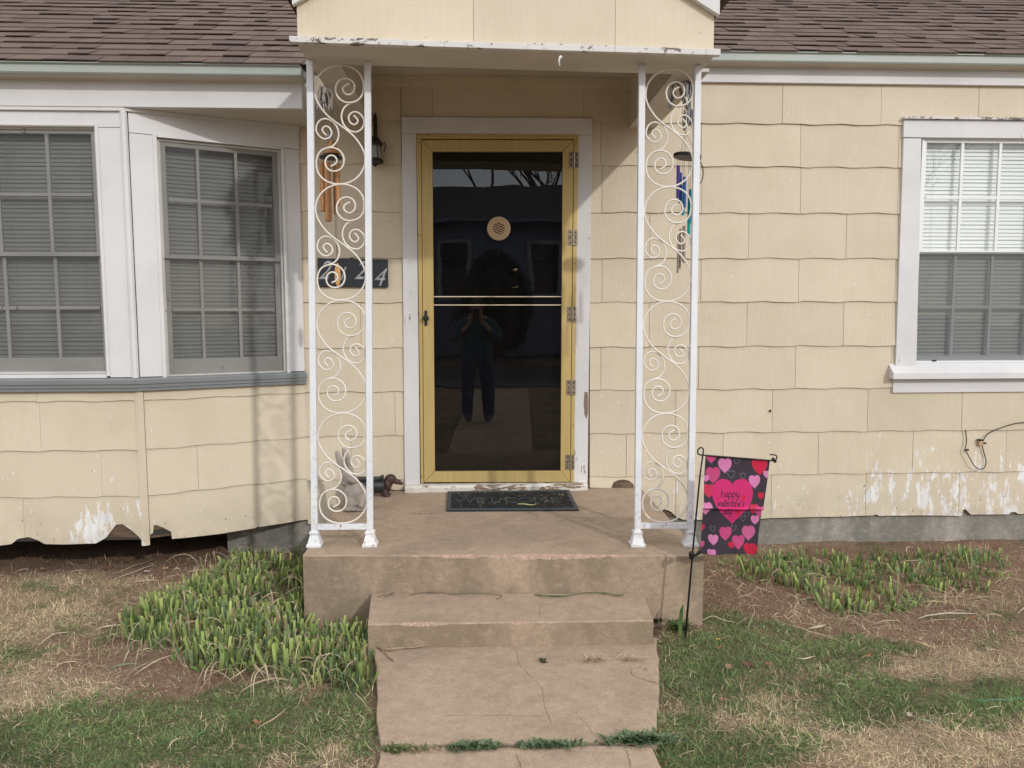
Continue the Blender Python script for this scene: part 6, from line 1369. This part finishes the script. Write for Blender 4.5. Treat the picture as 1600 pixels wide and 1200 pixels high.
for i, r_ in enumerate(RAD): me.skin_vertices[0].data[i].radius = (r_*(1.12 if i in (0, 1, 2) else 1), r_*(.82 if i in (0, 1, 2) else 1)); me.skin_vertices[0].data[i].use_root = (i == 0)
sb = bo.modifiers.new('sub', 'SUBSURF'); sb.levels = 2; sb.render_levels = 2
dg = bpy.context.evaluated_depsgraph_get(); me2 = bpy.data.meshes.new_from_object(bo.evaluated_get(dg)); bpy.data.objects.remove(bo)
me2.name = 'body'; me2.materials.clear()
for q in (M_SKIN, M_TEAL, M_JEAN, M_SHOE): me2.materials.append(q)
for p in me2.polygons:
    c = p.center; arm = abs(c.x) > .03 and c.y > .185
    p.material_index = 3 if c.z < .10 else 2 if c.z < .84 else 0 if (c.z > 1.315 or arm) else 1
bo = bpy.data.objects.new('body', me2); COL.objects.link(bo); bo.parent = person
m = MB(); m.blob(PB+Vector((0, -.012, 1.49)), (.094, .096, .098)); m.blob(PB+Vector((0, -.045, 1.43)), (.085, .06, .10)); o = mk('hair', m, M_HAIR, person, smooth=True)
m = MB(); m.blob(PB+Vector((0, .105, 1.455)), (.012, .016, .02)); mk('nose', m, M_SKIN, person, smooth=True)
for sx_ in (-.032, .032): mk('eye', MB().blob(PB+Vector((sx_, .092, 1.475)), (.012, .008, .008)), M_BLACK, person, smooth=True); mk('ear', MB().blob(PB+Vector((sx_*2.7, .02, 1.46)), (.012, .02, .03)), M_SKIN, person, smooth=True)
mk('mouth', MB().blob(PB+Vector((0, .098, 1.415)), (.024, .006, .006)), simple('lips', (.42, .18, .16)), person, smooth=True)
mk('phone', MB().box(-.040+.0, .038, -4.745, -4.737, 1.000, 1.150), M_BLACK, None, 'black phone held upright by the mirrored person', 'phone', bevel=.004)

# hairline cracks in the concrete
M_CRK = simple('crack_dark', (.16, .12, .088), rough=.95)
def crack(px, Z, w, parent=None):
    sm = catmull([tuple(PZ(x, y, Z)[:2]) for x, y in px], 6); V = []; F_ = []
    for i, q in enumerate(sm):
        a = sm[max(0, i-1)]; b = sm[min(len(sm)-1, i+1)]; d = (b-a).normalized(); nx, ny = -d.y, d.x; j = random.uniform(-.0022, .0022); ww = w*random.uniform(.4, 1.2)*(1 if 0 < i < len(sm)-1 else .2)
        V += [(q.x+nx*(j-ww), q.y+ny*(j-ww), Z+.0012), (q.x+nx*(j+ww), q.y+ny*(j+ww), Z+.0012)]
    m = MB(); m.add(V, [(2*i, 2*i+1, 2*i+3, 2*i+2) for i in range(len(sm)-1)]); return mk('crack', m, M_CRK, parent, kind=None if parent else 'structure', fixn=False)
for px in ([(806,1014),(810,1032),(811,1038),(822,1050),(833,1062)], [(903,1119),(913,1129),(922,1137),(924,1145)], [(833,1062),(846,1075),(852,1105),(862,1130)], [(690,1119),(760,1118),(830,1119),(870,1118)]): crack(px, ZW, .0007)
for px in ([(806,1178),(811,1190),(815,1204)], [(976,1169),(982,1184),(986,1200)]): crack(px, ZW-.003, .0010)
crack([(844,965),(843,955),(845,945)], ZS, .0009, porch); crack([(628,843),(640,851),(636,862)], 0, .0008, porch)

q_ = [F0.uv(x, y, .028) for x, y in ((913.5,612),(918,613),(919,622),(918.5,646),(916.5,655),(913.5,648),(912,630))]
mk('bare_patch', MB().extrude([F0.p(u, v, .0264) for u, v in q_], tuple(np.array(F0.n)*.0008)), simple('bare_brown_wood', (.25, .18, .135), (.16, .11, .08), 60, .9), house, label='bare brown wood patch on the right door casing')
